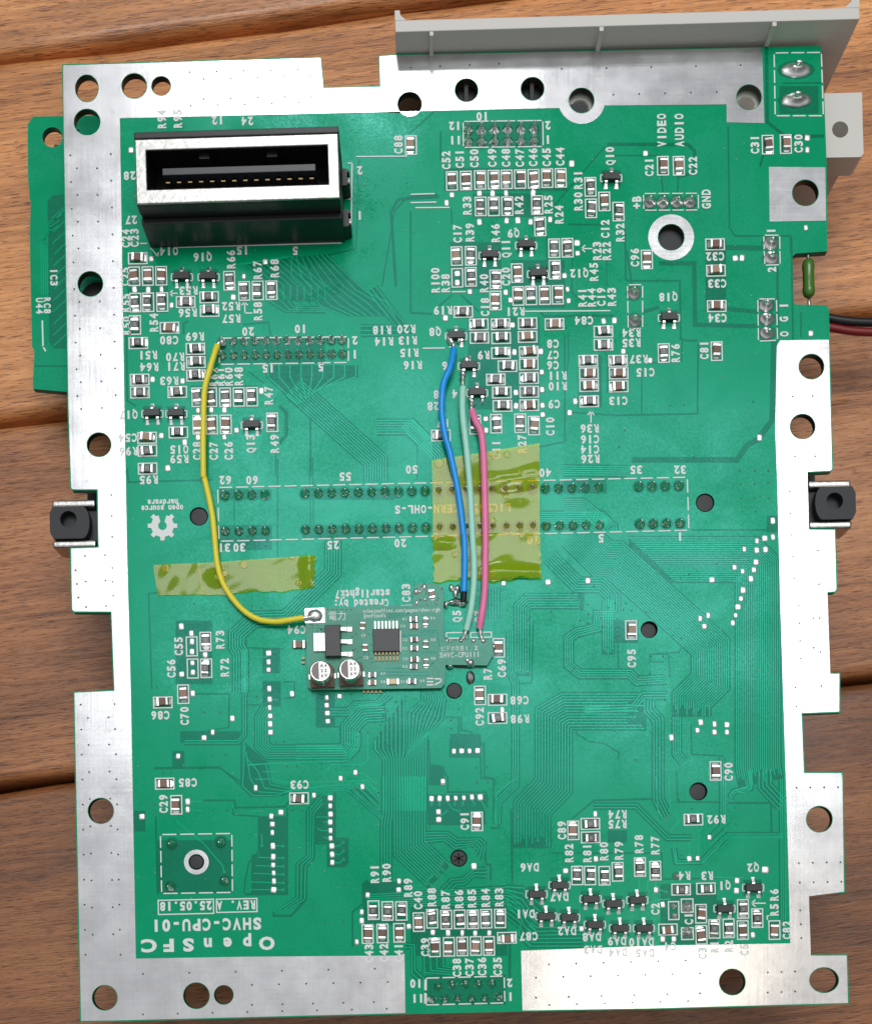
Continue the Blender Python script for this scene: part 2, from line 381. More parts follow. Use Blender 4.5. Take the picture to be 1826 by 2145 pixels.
HOLES = [circ(182.5, 185, 24, 28), circ(281.6, 180, 26), circ(338, 180, 20), circ(183, 255.6, 27), circ(189.8, 594.7, 26), circ(208, 931.5, 25), circ(211.7, 1698.6, 26.5),
         circ(220, 2090, 26), circ(411.7, 2085.7, 27), circ(469, 2084, 20), circ(858, 218, 25), circ(976.8, 189, 24), circ(1115, 186, 24), circ(1217.6, 210.5, 26),
         circ(1567.8, 203.6, 26), circ(1685.8, 404, 27), circ(1405, 497, 27), circ(1698.5, 768, 26), circ(1680, 893.6, 26), circ(1715, 1716, 27), circ(1533, 2057, 27),
         circ(1725, 2053, 30, 26), circ(417, 1081.7, 19.5), circ(1476, 1053, 19.5), circ(1359, 1319, 18), circ(1462, 1657.7, 19), circ(951, 1447, 17), circ(960.7, 1797.7, 18),
         circ(411.7, 1805.7, 16)]
on_board(plate('laminate', OUT, HOLES, -1.6, 0, ['pour', 'rim', 'barrel']))

def near(h, poly_pts):   # hole centre inside a polygon
    cx = sum(p[0] for p in h) / len(h); cy = sum(p[1] for p in h) / len(h); ins = False
    n = len(poly_pts)
    for i in range(n):
        (x1, y1), (x2, y2) = poly_pts[i], poly_pts[i - 1]
        if (y1 > cy) != (y2 > cy) and cx < (x2 - x1) * (cy - y1) / (y2 - y1) + x1: ins = not ins
    return ins
def grow(h, d):
    cx = sum(p[0] for p in h) / len(h); cy = sum(p[1] for p in h) / len(h)
    return [(cx + (p[0] - cx) * (1 + d / 26), cy + (p[1] - cy) * (1 + d / 26)) for p in h]
ring = [(1217.6 + 49 * math.cos(math.radians(a)), 210.5 + 49 * math.sin(math.radians(a))) for a in range(10, 161, 10)]
PLATES = [
    # left border, upper border and lower left in one
    [(132.5, 137), (671, 121.3), (677, 185), (797.5, 182.3), (795, 118.5), (835, 115.5), (1595, 100), (1600, 257.7), (1521, 256), (1521, 218.5), (1265, 221)] + ring +
    [(1172, 226), (862, 233), (800, 234.5), (251.5, 247.5), (256, 520), (261, 860), (267, 1180), (274.6, 1460), (280, 1740), (285, 2008), (520, 2004), (828, 2001.7), (847, 1998), (849, 2122), (240, 2137.5),
     (170.5, 2138.5), (156.5, 1451.3), (240.4, 1447.3), (234.3, 1280.7), (157, 1280.7), (151.9, 1277), (149.4, 1149), (207.4, 1147.3), (205.3, 1024.7), (153, 1024.7), (150, 1021), (144.3, 860)],
    # right and lower right
    [(1633, 713), (1735, 711.5), (1741.6, 982), (1738, 985.6), (1690, 988), (1693.3, 1110), (1747.2, 1110), (1750.6, 1234.5), (1747, 1238.7), (1731.8, 1240), (1738, 1411.4), (1756.7, 1411.4), (1756.7, 1490.7),
     (1677.6, 1493.5), (1682.7, 1619.4), (1761.7, 1619.4), (1763, 1627), (1766.7, 1867.7), (1693.3, 1877.4), (1697.3, 2001.8), (1772.3, 2001.4), (1775, 2100.8), (1385, 2111.6), (1094, 2116.6), (1091, 1991.5), (1385, 1981),
     (1654.5, 1976), (1651, 1850), (1647.5, 1709.5), (1642, 1538), (1634, 1280), (1627.5, 1020), (1623, 903), (1626, 725)],
    [(1609.7, 349.5), (1727.7, 350.5), (1729, 462), (1611, 464)],
    circ(1405, 497, 48),
    circ(411.7, 1805.7, 26),
]
for pl in PLATES:
    on_board(plate('ground_plating', pl, [grow(h, 1.2) for h in HOLES if near(h, pl)], .002, .07, ['tin']))
# plated hole barrels carry a thin rim of their own through the plate grow above

# ------------------------------------------------------------------ printed legend, clearances and traces (one mesh each)
silk = MB(); clear = MB(); trace = MB()
def seg(mb, a, b, w, z, ext=0.):
    """flat bar between two photo pixels, w pixels wide"""
    ax, ay, _ = P(*a); bx, by, _ = P(*b); dx, dy = bx - ax, by - ay; L = math.hypot(dx, dy) or 1e-6
    ux, uy = dx / L, dy / L; hw = w / S / 2; ax -= ux * ext; ay -= uy * ext; bx += ux * ext; by += uy * ext
    nx, ny = -uy * hw, ux * hw
    mb.quad((ax - nx, ay - ny, z), (bx - nx, by - ny, z), (bx + nx, by + ny, z), (ax + nx, ay + ny, z))
def poly_line(mb, pts, w, z, closed=False):
    """mitred ribbon"""
    p = [np.array(P(*q)[:2]) for q in pts]; n = len(p); hw = w / S / 2
    if n < 2: return
    L, R = [], []
    for i in range(n):
        if closed: d0 = p[i] - p[i - 1]; d1 = p[(i + 1) % n] - p[i]
        else: d0 = p[i] - p[i - 1] if i else p[1] - p[0]; d1 = p[i + 1] - p[i] if i < n - 1 else p[-1] - p[-2]
        d0 = d0 / (np.linalg.norm(d0) + 1e-9); d1 = d1 / (np.linalg.norm(d1) + 1e-9)
        n0 = np.array((-d0[1], d0[0])); n1 = np.array((-d1[1], d1[0])); m_ = n0 + n1; m_ /= (np.linalg.norm(m_) + 1e-9)
        k = hw / max(.5, float(m_ @ n0)); L.append(p[i] + m_ * k); R.append(p[i] - m_ * k)
    for i in range(n - 1):
        zz = z + zr.random() * .02 if z < .05 else z
        mb.add([(*R[i], zz), (*R[i + 1], zz), (*L[i + 1], zz), (*L[i], zz)], [(0, 1, 2, 3)])
ZC, ZT, ZS = .004, .034, .090
zr = random.Random(77)
def zc(): return ZC + zr.random() * .026
def rect_px(mb, c, w, h, z, rot=TH):
    x, y, _ = P(*c); w /= 2 * S; h /= 2 * S; ca, sa = math.cos(rot), math.sin(rot)
    mb.add([(x + a * ca - b * sa, y + a * sa + b * ca, z) for a, b in ((-w, -h), (w, -h), (w, h), (-w, h))], [(0, 1, 2, 3)])
def frame_px(c, w, h, lw=2.5, rot=TH):
    x, y, _ = P(*c); w /= 2 * S; h /= 2 * S; t = lw / S; ca, sa = math.cos(rot), math.sin(rot)
    pts = [(-w, -h), (w, -h), (w, h), (-w, h), (-w + t, -h + t), (w - t, -h + t), (w - t, h - t), (-w + t, h - t)]
    silk.add([(x + a * ca - b * sa, y + a * sa + b * ca, ZS) for a, b in pts], [(0, 1, 5, 4), (1, 2, 6, 5), (2, 3, 7, 6), (3, 0, 4, 7)])

# glyphs from Blender's built-in font, gathered once per character
GL = {}
def glyph(ch, off=.045):
    if not ch.isascii(): off = 0.
    if (ch, off) in GL: return GL[ch, off]
    cu = bpy.data.curves.new('glyph', 'FONT'); cu.body = ch; cu.size = 1; cu.fill_mode = 'FRONT'; cu.offset = off; cu.resolution_u = 3
    o = bpy.data.objects.new('glyph', cu); col.objects.link(o)
    me = bpy.data.meshes.new_from_object(o.evaluated_get(bpy.context.evaluated_depsgraph_get()))
    v = [(a.co.x, a.co.y) for a in me.vertices]; f = [tuple(p.vertices) for p in me.polygons]
    bpy.data.objects.remove(o); bpy.data.curves.remove(cu); bpy.data.meshes.remove(me)
    xs = [a[0] for a in v] or [0, .3]; GL[ch, off] = (v, f, min(xs), max(xs)); return GL[ch, off]
CAP = None
def text(body, c, rot, h=17., adv=.80, mb=None, z=ZS, thin=1.0, plane=None):
    """monospaced legend; c photo pixel of the middle, h capital height in pixels, rot in degrees as read in the photograph"""
    global CAP
    if CAP is None: CAP = max(a[1] for a in glyph('H')[0])
    mb = silk if mb is None else mb
    s = h / S / CAP * ((H - (plane or 0)) / H); x0, y0, _ = P(*c, plane or 0); a = math.radians(rot) + TH; ca, sa = math.cos(a), math.sin(a)
    step = adv * h / S * ((H - (plane or 0)) / H); W_ = step * (len(body) - 1)
    for i, ch in enumerate(body):
        if ch == ' ': continue
        v, f, x_a, x_b = glyph(ch, .045 if thin == 1.0 else thin)
        gw = (x_b - x_a) * s; k = min(1.0, step * .86 / gw) if gw > 0 else 1
        if ch.isalpha() and ch.isascii() and ch.isupper() or ch.isdigit(): k = step * .80 / gw if ch not in 'I1' else 1.0
        k = min(k, 1.35)
        cx = -W_ / 2 + i * step; mid = (x_a + x_b) / 2
        pts = [((px - mid) * s * k + cx, (py - CAP / 2) * s) for px, py in v]
        mb.add([(x0 + px * ca - py * sa, y0 + px * sa + py * ca, z) for px, py in pts], f)
def dashed(pts, dash=26, gap=8, w=2.6, closed=False):
    pts = list(pts) + ([pts[0]] if closed else [])
    for a, b in zip(pts, pts[1:]):
        L = math.dist(a, b); n = max(1, round(L / (dash + gap))); st = L / n; fr = dash / (dash + gap)
        for i in range(n):
            t0, t1 = (i + (1 - fr) / 2) / n, (i + 1 - (1 - fr) / 2) / n
            seg(silk, (a[0] + (b[0] - a[0]) * t0, a[1] + (b[1] - a[1]) * t0), (a[0] + (b[0] - a[0]) * t1, a[1] + (b[1] - a[1]) * t1), w, ZS)

def bundle(t, A, B, n, w=2.0, well=True, grow_=5.0, vias=False):
    """n traces spread between polylines A and B (same number of bends)"""
    A = [np.array(T(t, *p)) for p in A]; B = [np.array(T(t, *p)) for p in B]
    if well:
        m_ = len(A); a2, b2 = [], []
        for p, q in zip(A, B):
            d = p - q; d = d / (np.linalg.norm(d) + 1e-6) * grow_; a2.append(p + d); b2.append(q - d)
        for i in range(m_ - 1):
            zz = zc()
            for tri in ((a2[i], a2[i + 1], b2[i + 1]), (a2[i], b2[i + 1], b2[i])):
                zz = zc(); clear.add([(*P(*q)[:2], zz) for q in tri], [(0, 1, 2)])
    for k in range(n):
        f = k / max(1, n - 1)
        poly_line(trace, [tuple(p * (1 - f) + q * f) for p, q in zip(A, B)], w, ZT)
        if vias:
            e = A[-1] * (1 - f) + B[-1] * f; via(e)
TILES['V'] = (943, 1131, 1.998); TILES['X'] = (230, 796, 1.8686)
def offs(p, d):
    """polyline shifted sideways by d with mitred bends"""
    n = len(p); out = []
    for i in range(n):
        d0 = p[i] - p[i - 1] if i else p[1] - p[0]; d1 = p[i + 1] - p[i] if i < n - 1 else p[-1] - p[-2]
        d0 = d0 / (np.linalg.norm(d0) + 1e-9); d1 = d1 / (np.linalg.norm(d1) + 1e-9)
        n0 = np.array((-d0[1], d0[0])); n1 = np.array((-d1[1], d1[0])); m_ = n0 + n1; m_ /= np.linalg.norm(m_) + 1e-9
        out.append(p[i] + m_ * d / max(.4, float(m_ @ n0)))
    return out
def para(t, pts, n, pitch, w=2.1, s0=0., s1=0., vias=False, well=True, lin0=0.):
    """n parallel traces; positive pitch (tile units) puts the others on the right-hand side when walking along pts; s0, s1 shorten successive ends"""
    p = [np.array(T(t, *q)) for q in pts]; k_ = pitch / TILES[t][2]
    if well: poly_line(clear, [tuple(q) for q in offs(p, k_ * (n - 1) / 2)], abs(k_) * (n - 1) + 9, ZC)
    for k in range(n):
        q = offs(p, k_ * k)
        for e, s in ((0, s0), (-1, s1)):
            if s:
                a, b = (q[0], q[1]) if e == 0 else (q[-1], q[-2]); d = b - a; L = np.linalg.norm(d); q[e] = a + d / L * min(s * random.Random(k * 31 + n).randrange(n) / TILES[t][2], L * .9)
        if lin0: q[0] = q[0] + (q[1] - q[0]) / np.linalg.norm(q[1] - q[0]) * lin0 * k / TILES[t][2]
        poly_line(trace, [tuple(x) for x in q], w, ZT)
        if vias: via(q[-1])
viam = MB()
def via(p, r=1.6, z=.066, ring_=True):
    x, y, _ = P(*p)
    if ring_:
        trace.add([(x + (r + 1.5) / S * math.cos(a), y + (r + 1.5) / S * math.sin(a), .0575 + zr.random() * .004) for a in [i * math.pi / 4 for i in range(8)]], [tuple(range(8))])
    viam.add([(x + r / S * math.cos(a), y + r / S * math.sin(a), z) for a in [i * math.pi / 4 for i in range(8)]], [tuple(range(8))])
def line(t, pts, w=2.0, end=True):
    q = TL(t, pts); poly_line(trace, q, w, ZT)
    if end: via(q[-1])
def gap(t, pts, w):
    poly_line(clear, TL(t, pts), w, ZC)
def well(t, x0, y0, x1, y1):
    a, b, c, d = T(t, x0, y0), T(t, x1, y0), T(t, x1, y1), T(t, x0, y1)
    zz = zc(); clear.add([(*P(*q)[:2], zz) for q in (d, c, b, a)], [(0, 1, 2, 3)])

# ------------------------------------------------------------------ traces and clearances, read off the photograph
para('6', [(0, 1660), (430, 1655), (520, 1565), (520, 1400), (590, 1322), (760, 1312)], 7, -22, s1=8)
bundle('6', [(290, 1222), (430, 1222), (490, 1165), (680, 1160), (770, 1075)], [(290, 1270), (440, 1270), (500, 1200), (700, 1190), (800, 1110)], 3)
bundle('6', [(660, 1480), (660, 1560), (735, 1640)], [(905, 1120), (905, 1560), (890, 1640)], 8)
bundle('6', [(1060, 1050), (1060, 1150), (950, 1250), (950, 1560), (912, 1640)], [(1200, 1060), (1245, 1140), (1220, 1310), (1090, 1450), (1085, 1640)], 9)
para('6', [(735, 1638), (735, 2074)], 17, -21.9)
para('9', [(250, -2), (250, 330), (238, 375), (238, 860)], 4, -24)
para('9', [(345, -2), (345, 655), (640, 930)], 12, -23, s1=6, vias=True)
bundle('9', [(605, 470), (790, 470), (870, 525), (1060, 520), (1105, 565), (1075, 720)], [(605, 545), (760, 530), (850, 600), (1000, 575), (1030, 600), (1010, 605)], 4)
para('5', [(750, 1470), (750, 1235), (725, 1200), (725, 1090), (860, 970), (1060, 965), (1330, 700), (1330, 520)], 6, 17)
para('5', [(825, 1200), (825, 1740), (780, 1790), (440, 1790)], 2, 15)
para('5', [(930, 1560), (890, 1620), (890, 1820), (960, 1885), (1470, 1885), (1540, 1810), (1540, 1720)], 6, -15)
bundle('s', [(562, 765), (562, 790), (625, 848)], [(745, 765), (745, 790), (668, 815)], 9)
para('s', [(600, 828), (765, 975), (765, 1010)], 9, -5.4)
para('s', [(790, 908), (852, 908), (905, 960), (905, 1010)], 6, -5.4)
bundle('1', [(1000, 295), (1100, 295), (1300, 470), (1300, 600)], [(1400, 235), (1490, 235), (1764, 480), (1764, 600)], 9)
bundle('D', [(590, 520), (590, 560), (650, 620), (700, 640)], [(660, 515), (740, 590), (780, 610), (800, 640)], 8)
bundle('1', [(1300, 600), (1440, 690), (1764, 690)], [(1380, 500), (1500, 660), (1764, 660)], 3)
para('D', [(730, 660), (800, 660), (760, 610), (745, 590)], 3, 9)  # trace lines drawn in place of white specular edges
# right-hand fields
para('V', [(745, -8), (1285, -8), (1376, 80), (1376, 395), (1376, 940), (1388, 1000)], 21, 9, s1=3, lin0=9.6)
para('V', [(395, 90), (520, 215), (620, 215), (650, 245), (650, 300)], 6, -11, s0=0)
para('V', [(470, 20), (610, 160), (660, 160), (960, 430), (1012, 480), (1012, 560), (932, 640), (932, 740)], 17, -9.4, s1=3)
para('V', [(932, 740), (932, 900), (965, 940)], 4, -9.4)
para('V', [(560, 230), (315, 230), (272, 270), (272, 570)], 6, -10.5, s0=6, s1=4, vias=True)
para('V', [(690, 300), (605, 300), (600, 355), (520, 375), (480, 405), (480, 530), (535, 575), (745, 575), (775, 605), (895, 598)], 4, -9.5)
para('V', [(640, 250), (640, 480)], 5, -9.5, s1=5)
para('V', [(820, 645), (465, 645), (360, 705), (360, 1000), (270, 1095), (270, 1290)], 13, -12, s0=7, s1=4)
para('V', [(905, 640), (800, 640), (760, 690), (560, 700)], 3, -11)
para('V', [(812, 670), (812, 720), (850, 760), (850, 1090), (890, 1170)], 4, -12.5, vias=True)
para('V', [(1140, 910), (1140, 1200), (1080, 1260)], 2, 9)
para('V', [(240, 380), (240, 560), (262, 600), (262, 1020), (190, 1090), (185, 1190)], 3, -10)
para('V', [(165, 200), (165, 330)], 4, -12)
para('V', [(598, 1108), (780, 1108), (910, 1240), (1010, 1240)], 2, 13)
para('V', [(930, 1290), (940, 1352), (1050, 1352), (1160, 1240), (1388, 1240)], 2, -9)
para('V', [(1388, 1000), (1392, 1660)], 2, 8)
para('V', [(1250, 940), (1250, 1030), (1180, 1050), (1165, 1080)], 2, -10)
para('V', [(1290, 960), (1290, 1040), (1370, 1125)], 4, -16, vias=True)
bundle('a', [(0, 920), (140, 930), (220, 1020), (300, 1085)], [(0, 1170), (110, 1265), (110, 1330), (200, 1425)], 8)
bundle('a', [(200, 1220), (260, 1265), (640, 1255)], [(150, 1350), (210, 1420), (640, 1418)], 6)
bundle('9', [(110, 990), (180, 985), (1300, 925), (1400, 935)], [(110, 1085), (400, 1085), (1280, 1065), (1400, 1190)], 7)
bundle('9', [(720, 960), (820, 860), (920, 855), (1010, 775), (1120, 770)], [(790, 970), (860, 905), (930, 900), (1010, 830), (1120, 835)], 3, vias=True)
bundle('9', [(440, 1430), (490, 1430), (490, 1650), (560, 1710)], [(440, 1400), (510, 1410), (515, 1620), (590, 1690)], 2)
bundle('9', [(590, 1400), (595, 1640), (830, 1660)], [(750, 1500), (755, 1590), (830, 1600)], 4)
bundle('8', [(1300, 320), (1215, 420), (1215, 700), (1150, 750), (1150, 960), (1030, 1040)], [(1310, 365), (1250, 430), (1245, 710), (1200, 765), (1195, 970), (1100, 1030)], 3)
bundle('8', [(820, 0), (805, 260), (870, 320), (1020, 320), (1090, 290), (1470, 290), (1680, 470)], [(840, 130), (950, 120), (980, 250), (1100, 275), (1380, 255), (1560, 255), (1660, 350)], 4)
para('V', [(380, -70), (620, -70), (640, -50)], 6, -9)
para('4', [(0, 1700), (130, 1700), (330, 1860), (330, 1890)], 7, 13)
para('4', [(0, 1490), (400, 1495)], 5, 13)
para('3', [(0, 1100), (70, 1170), (175, 1275), (175, 1620)], 7, 18)
bundle('b', [(720, 0), (720, 90), (600, 120), (570, 170)], [(745, 0), (745, 110), (690, 130), (630, 130)], 2)
for p in ([(960, 1250), (880, 1250)], [(972, 1515), (1020, 1520)], [(840, 1925), (940, 1920), (1470, 1905)], [(1590, 1730), (1590, 1900), (1560, 1925), (1370, 1925), (1300, 1990)],
          [(1640, 1760), (1640, 1830), (1690, 1890)], [(1375, 1975), (1560, 1980), (1650, 2050)]): line('5', p)
for p in ([(850, 910), (1060, 912)], [(855, 862), (1060, 868)], [(870, 808), (1060, 815)], [(885, 760), (1060, 765)], [(900, 708), (1060, 712)], [(925, 560), (927, 635)], [(992, 635), (1060, 637)],
          [(855, 422), (930, 418)], [(1265, 455), (1340, 455)], [(1310, 485), (1340, 487)], [(1275, 525), (1300, 540), (1340, 540)], [(1312, 580), (1340, 588)], [(1370, 640), (1415, 635), (1435, 615)],
          [(1370, 690), (1415, 690), (1438, 668)], [(1370, 742), (1415, 742), (1440, 720)], [(460, 358), (540, 358)], [(460, 408), (545, 415)], [(390, 480), (560, 620), (680, 760), (690, 800)],
          [(885, 218), (1000, 215), (1060, 240), (1560, 225), (1660, 300)], [(930, 170), (1020, 170)]): line('8', p)
for p in ([(655, 200), (655, 235)], [(722, 200), (722, 235)], [(790, 215), (830, 270), (885, 288)], [(857, 200), (847, 232)], [(925, 200), (912, 230)], [(993, 195), (1018, 235)], [(1062, 190), (1110, 270)],
          [(713, 340), (780, 292)], [(1380, 0), (1195, 140), (1190, 400)], [(75, 120), (215, 270)], [(0, 30), (120, 30), (210, 135)], [(0, 55), (90, 60), (215, 205)], [(0, 120), (230, 330)]): line('9', p)
for p in ([(1530, 690), (1530, 560), (1570, 520)], [(1602, 690), (1615, 460), (1590, 440)], [(1410, 570), (1420, 730), (1640, 725), (1764, 600)], [(1250, 0), (1270, 300), (1325, 370)], [(1360, 0), (1370, 280), (1440, 350), (1440, 390), (1370, 455)],
          [(1110, 860), (1115, 950)], [(1185, 860), (1180, 960)], [(1250, 880), (1255, 940), (1340, 965)], [(1370, 1025), (1260, 1030), (1200, 1060)]): line('a', p)
for p in ([(1700, 515), (1430, 515), (1340, 730), (120, 730), (110, 570)],): pass
for p in ([(1030, 0), (1035, 1200)], [(530, 0), (530, 460), (400, 575)], [(340, 730), (540, 515), (1020, 510)], [(840, 850), (850, 1000), (800, 1060)], [(410, 845), (690, 845)]): line('b', p, end=False)
# pour edges
for t, pts, w in (('4', [(385, 0), (390, 310), (400, 325), (730, 325), (735, 690), (770, 700), (840, 700)], 4), ('4', [(600, 215), (820, 215), (825, 600), (1190, 610), (1230, 600)], 9),
                  ('4', [(845, 720), (840, 1160), (330, 1170), (30, 1150)], 3.5), ('4', [(490, 900), (490, 1160)], 3), ('4', [(1320, 700), (1310, 1200), (1220, 1320), (1150, 1360), (1090, 1450), (430, 1450)], 12),
                  ('4', [(1340, 50), (1345, 700)], 5), ('4', [(1020, 115), (1250, 120)], 11), ('4', [(1020, 500), (1220, 520)], 9), ('4', [(500, 520), (600, 490)], 8), ('4', [(1430, 50), (1440, 700)], 4),
                  ('4', [(1490, 520), (1490, 680)], 3), ('4', [(745, 700), (740, 830), (560, 840)], 3), ('4', [(800, 1890), (1280, 1890)], 3),
                  ('B', [(1383, 165), (1386, 440), (1450, 490), (1590, 490)], 7), ('B', [(1245, 455), (1250, 820), (1270, 850), (1470, 850), (1470, 910)], 3.5), ('B', [(1440, 300), (1580, 298)], 3), ('B', [(1360, 600), (1390, 490)], 5),
                  ('B', [(810, 520), (1100, 520), (1125, 545), (1125, 620), (1060, 640)], 7), ('B', [(820, 560), (1000, 560), (1010, 690)], 3), ('B', [(1065, 640), (1063, 700)], 3), ('B', [(620, 740), (800, 530)], 3), ('B', [(0, 1032), (45, 760), (90, 710), (200, 700)], 3),
                  ('B', [(880, 900), (900, 1032)], 4), ('A', [(1440, 640), (1430, 1000), (1290, 1030)], 3), ('A', [(1640, 540), (1764, 430)], 3), ('A', [(1590, 1150), (1570, 850), (1600, 800), (1764, 790)], 6),
                  ('5', [(215, 850), (235, 1450)], 3), ('5', [(215, 850), (280, 845)], 3), ('5', [(1025, 0), (1025, 630)], 3.2), ('5', [(1225, 0), (1232, 430)], 2.5), ('5', [(1245, 0), (1250, 430)], 2.5), ('5', [(80, 60), (90, 150), (620, 135)], 4),
                  ('5', [(750, 190), (755, 500)], 2.5), ('5', [(250, 1945), (660, 1940), (800, 2060)], 3), ('5', [(800, 1750), (795, 2060)], 3.5), ('5', [(490, 1480), (720, 1480), (720, 1690), (430, 1740)], 3),
                  ('5', [(830, 1140), (830, 1190), (1060, 1200)], 3), ('5', [(830, 1550), (920, 1550)], 3), ('5', [(1060, 1405), (1130, 1405), (1130, 1500), (1060, 1510)], 3),
                  ('8', [(250, 150), (660, 145), (790, 230)], 3), ('8', [(260, 450), (270, 940)], 3), ('8', [(560, 350), (755, 350), (760, 395), (1070, 390), (1100, 350)], 4), ('8', [(740, 400), (750, 440), (905, 450), (905, 670), (845, 740), (820, 860), (815, 935)], 3),
                  ('8', [(1385, 290), (1385, 590), (1465, 590), (1465, 740), (1440, 765), (1340, 765), (1340, 620), (1255, 620), (1250, 720), (1205, 770)], 4), ('8', [(1085, 400), (1085, 940), (820, 940)], 4),
                  ('8', [(1590, 850), (1560, 880), (1560, 1000), (1495, 1050), (1495, 1270)], 4), ('8', [(1000, 1050), (1000, 1075), (1110, 1075), (1205, 970)], 5), ('8', [(600, 620), (610, 860), (640, 890)], 5),
                  ('8', [(310, 690), (385, 760), (390, 880)], 4), ('9', [(1330, 290), (1330, 900)], 4), ('9', [(1105, 560), (1110, 730), (1150, 740), (1150, 870)], 4), ('9', [(1220, 170), (1220, 430), (1150, 430)], 4), ('9', [(1310, 1400), (1308, 1690)], 6),
                  ('9', [(640, 440), (640, 400), (900, 400)], 3), ('9', [(790, 0), (795, 130), (1110, 130), (1130, 200)], 3), ('6', [(190, 1080), (190, 1370), (370, 1370), (370, 1500)], 3), ('6', [(1250, 1290), (1360, 1290), (1365, 1460), (1290, 1480), (1290, 1620), (1545, 1620), (1550, 1800), (1660, 1810), (1660, 1870)], 3.5),
                  ('6', [(1380, 1280), (1385, 1400), (1460, 1410), (1570, 1530), (1580, 1790)], 3.5), ('6', [(1110, 1480), (1120, 1690), (1220, 1700), (1270, 1800), (1270, 1915), (1590, 1920), (1600, 2070)], 3.5), ('6', [(320, 1920), (320, 2070)], 3),
                  ('7', [(350, 480), (340, 870), (240, 880)], 3), ('7', [(880, 600), (885, 800), (820, 800)], 3), ('7', [(1090, 690), (1200, 690), (1210, 840)], 3), ('7', [(1160, 540), (1230, 560), (1290, 640), (1260, 680), (1080, 690), (1080, 740), (1170, 740)], 3),
                  ('7', [(620, 1130), (620, 1190), (700, 1240), (790, 1250), (890, 1310), (880, 1350)], 3), ('7', [(860, 1180), (865, 1020), (1040, 1030)], 4), ('7', [(1120, 1140), (1115, 1600), (730, 1610), (600, 1720)], 4),
                  ('7', [(1340, 1130), (1345, 1320), (1540, 1330), (1545, 1600)], 3), ('7', [(1250, 1430), (1255, 1620), (1520, 1620)], 3), ('7', [(210, 1660), (215, 2060)], 4), ('7', [(40, 1240), (45, 1460), (100, 1470), (100, 1700)], 3),
                  ('a', [(380, 640), (1300, 640), (1305, 860)], 3), ('a', [(1220, 860), (1764, 850)], 3), ('b', [(550, 220), (915, 220), (920, 470), (560, 480)], 4), ('b', [(130, 210), (490, 215), (495, 300)], 3),
                  ('1', [(1120, 1190), (1250, 1290)], 2.5), ('1', [(1350, 1880), (1350, 2070)], 3), ('1', [(1640, 1560), (1645, 2070)], 4), ('1', [(1380, 1480), (1440, 1540), (1440, 1720), (1380, 1800)], 8), ('1', [(580, 880), (580, 790), (620, 770)], 4),
                  ('1', [(1080, 800), (1290, 780), (1310, 890)], 3), ('1', [(100, 880), (110, 1440), (180, 1480)], 4), ('3', [(1090, 220), (1120, 250), (1700, 245)], 5), ('3', [(1290, 420), (1290, 1300), (1080, 1345)], 3.5), ('3', [(1320, 400), (1320, 620), (1300, 750)], 2.5),
                  ('2', [(250, 180), (250, 420)], 3.5), ('2', [(0, 850), (0, 1700), (180, 1710)], 4), ('2', [(340, 830), (345, 960)], 3), ('2', [(1140, 1060), (1140, 1500)], 3), ('2', [(1350, 1250), (1350, 1530), (1390, 1570)], 3), ('2', [(1640, 1260), (1640, 1480)], 2.2),
                  ('2', [(240, 1640), (350, 1550)], 4), ('2', [(420, 1550), (570, 1690)], 4), ('2', [(1320, 960), (1600, 965)], 4)):
    gap(t, pts, w)
for w_ in (('5', 930, 1190, 1040, 1350), ('5', 930, 1400, 1045, 1560), ('5', 1265, 1480, 1385, 1690), ('5', 385, 1020, 615, 1420), ('5', 415, 1715, 790, 1785), ('5', 365, 1840, 440, 1940), ('8', 910, 450, 1080, 930), ('8', 860, 690, 1080, 935),
           ('8', 1255, 320, 1385, 610), ('8', 1345, 600, 1460, 760), ('8', 120, 415, 195, 545), ('8', 270, 600, 740, 930), ('9', 620, 150, 1110, 400), ('a', 850, 450, 1010, 550),
           ('a', 1290, 900, 1764, 1400), ('9', 80, 880, 450, 1240), ('9', 480, 980, 1290, 1500), ('9', 600, 1660, 1280, 1910), ('2', 280, 490, 1310, 680), ('2', 520, 700, 1110, 900), ('2', 330, 1110, 760, 1500), ('2', 840, 1260, 1290, 1660), ('3', 480, 260, 1080, 1030),
           ('3', 1400, 580, 1600, 1010), ('4', 270, 790, 410, 1030), ('4', 890, 60, 1020, 520), ('1', 600, 960, 770, 1280), ('1', 640, 1310, 1200, 1490), ('1', 110, 310, 450, 700), ('1', 880, 900, 1764, 1120), ('2', 440, 100, 1100, 310), ('B', 1430, 310, 1570, 410),
           ('5', 655, 195, 985, 260), ('5', 655, 420, 990, 575), ('5', 1170, 190, 1764, 260), ('5', 1180, 420, 1764, 500), ('4', 0, 1570, 270, 1660), ('4', 0, 1800, 280, 1890), ('c', 880, 240, 970, 380), ('6', 1290, 1430, 1550, 1610), ('6', 1110, 1700, 1240, 1860), ('7', 860, 480, 1010, 620)):
    well(*w_)
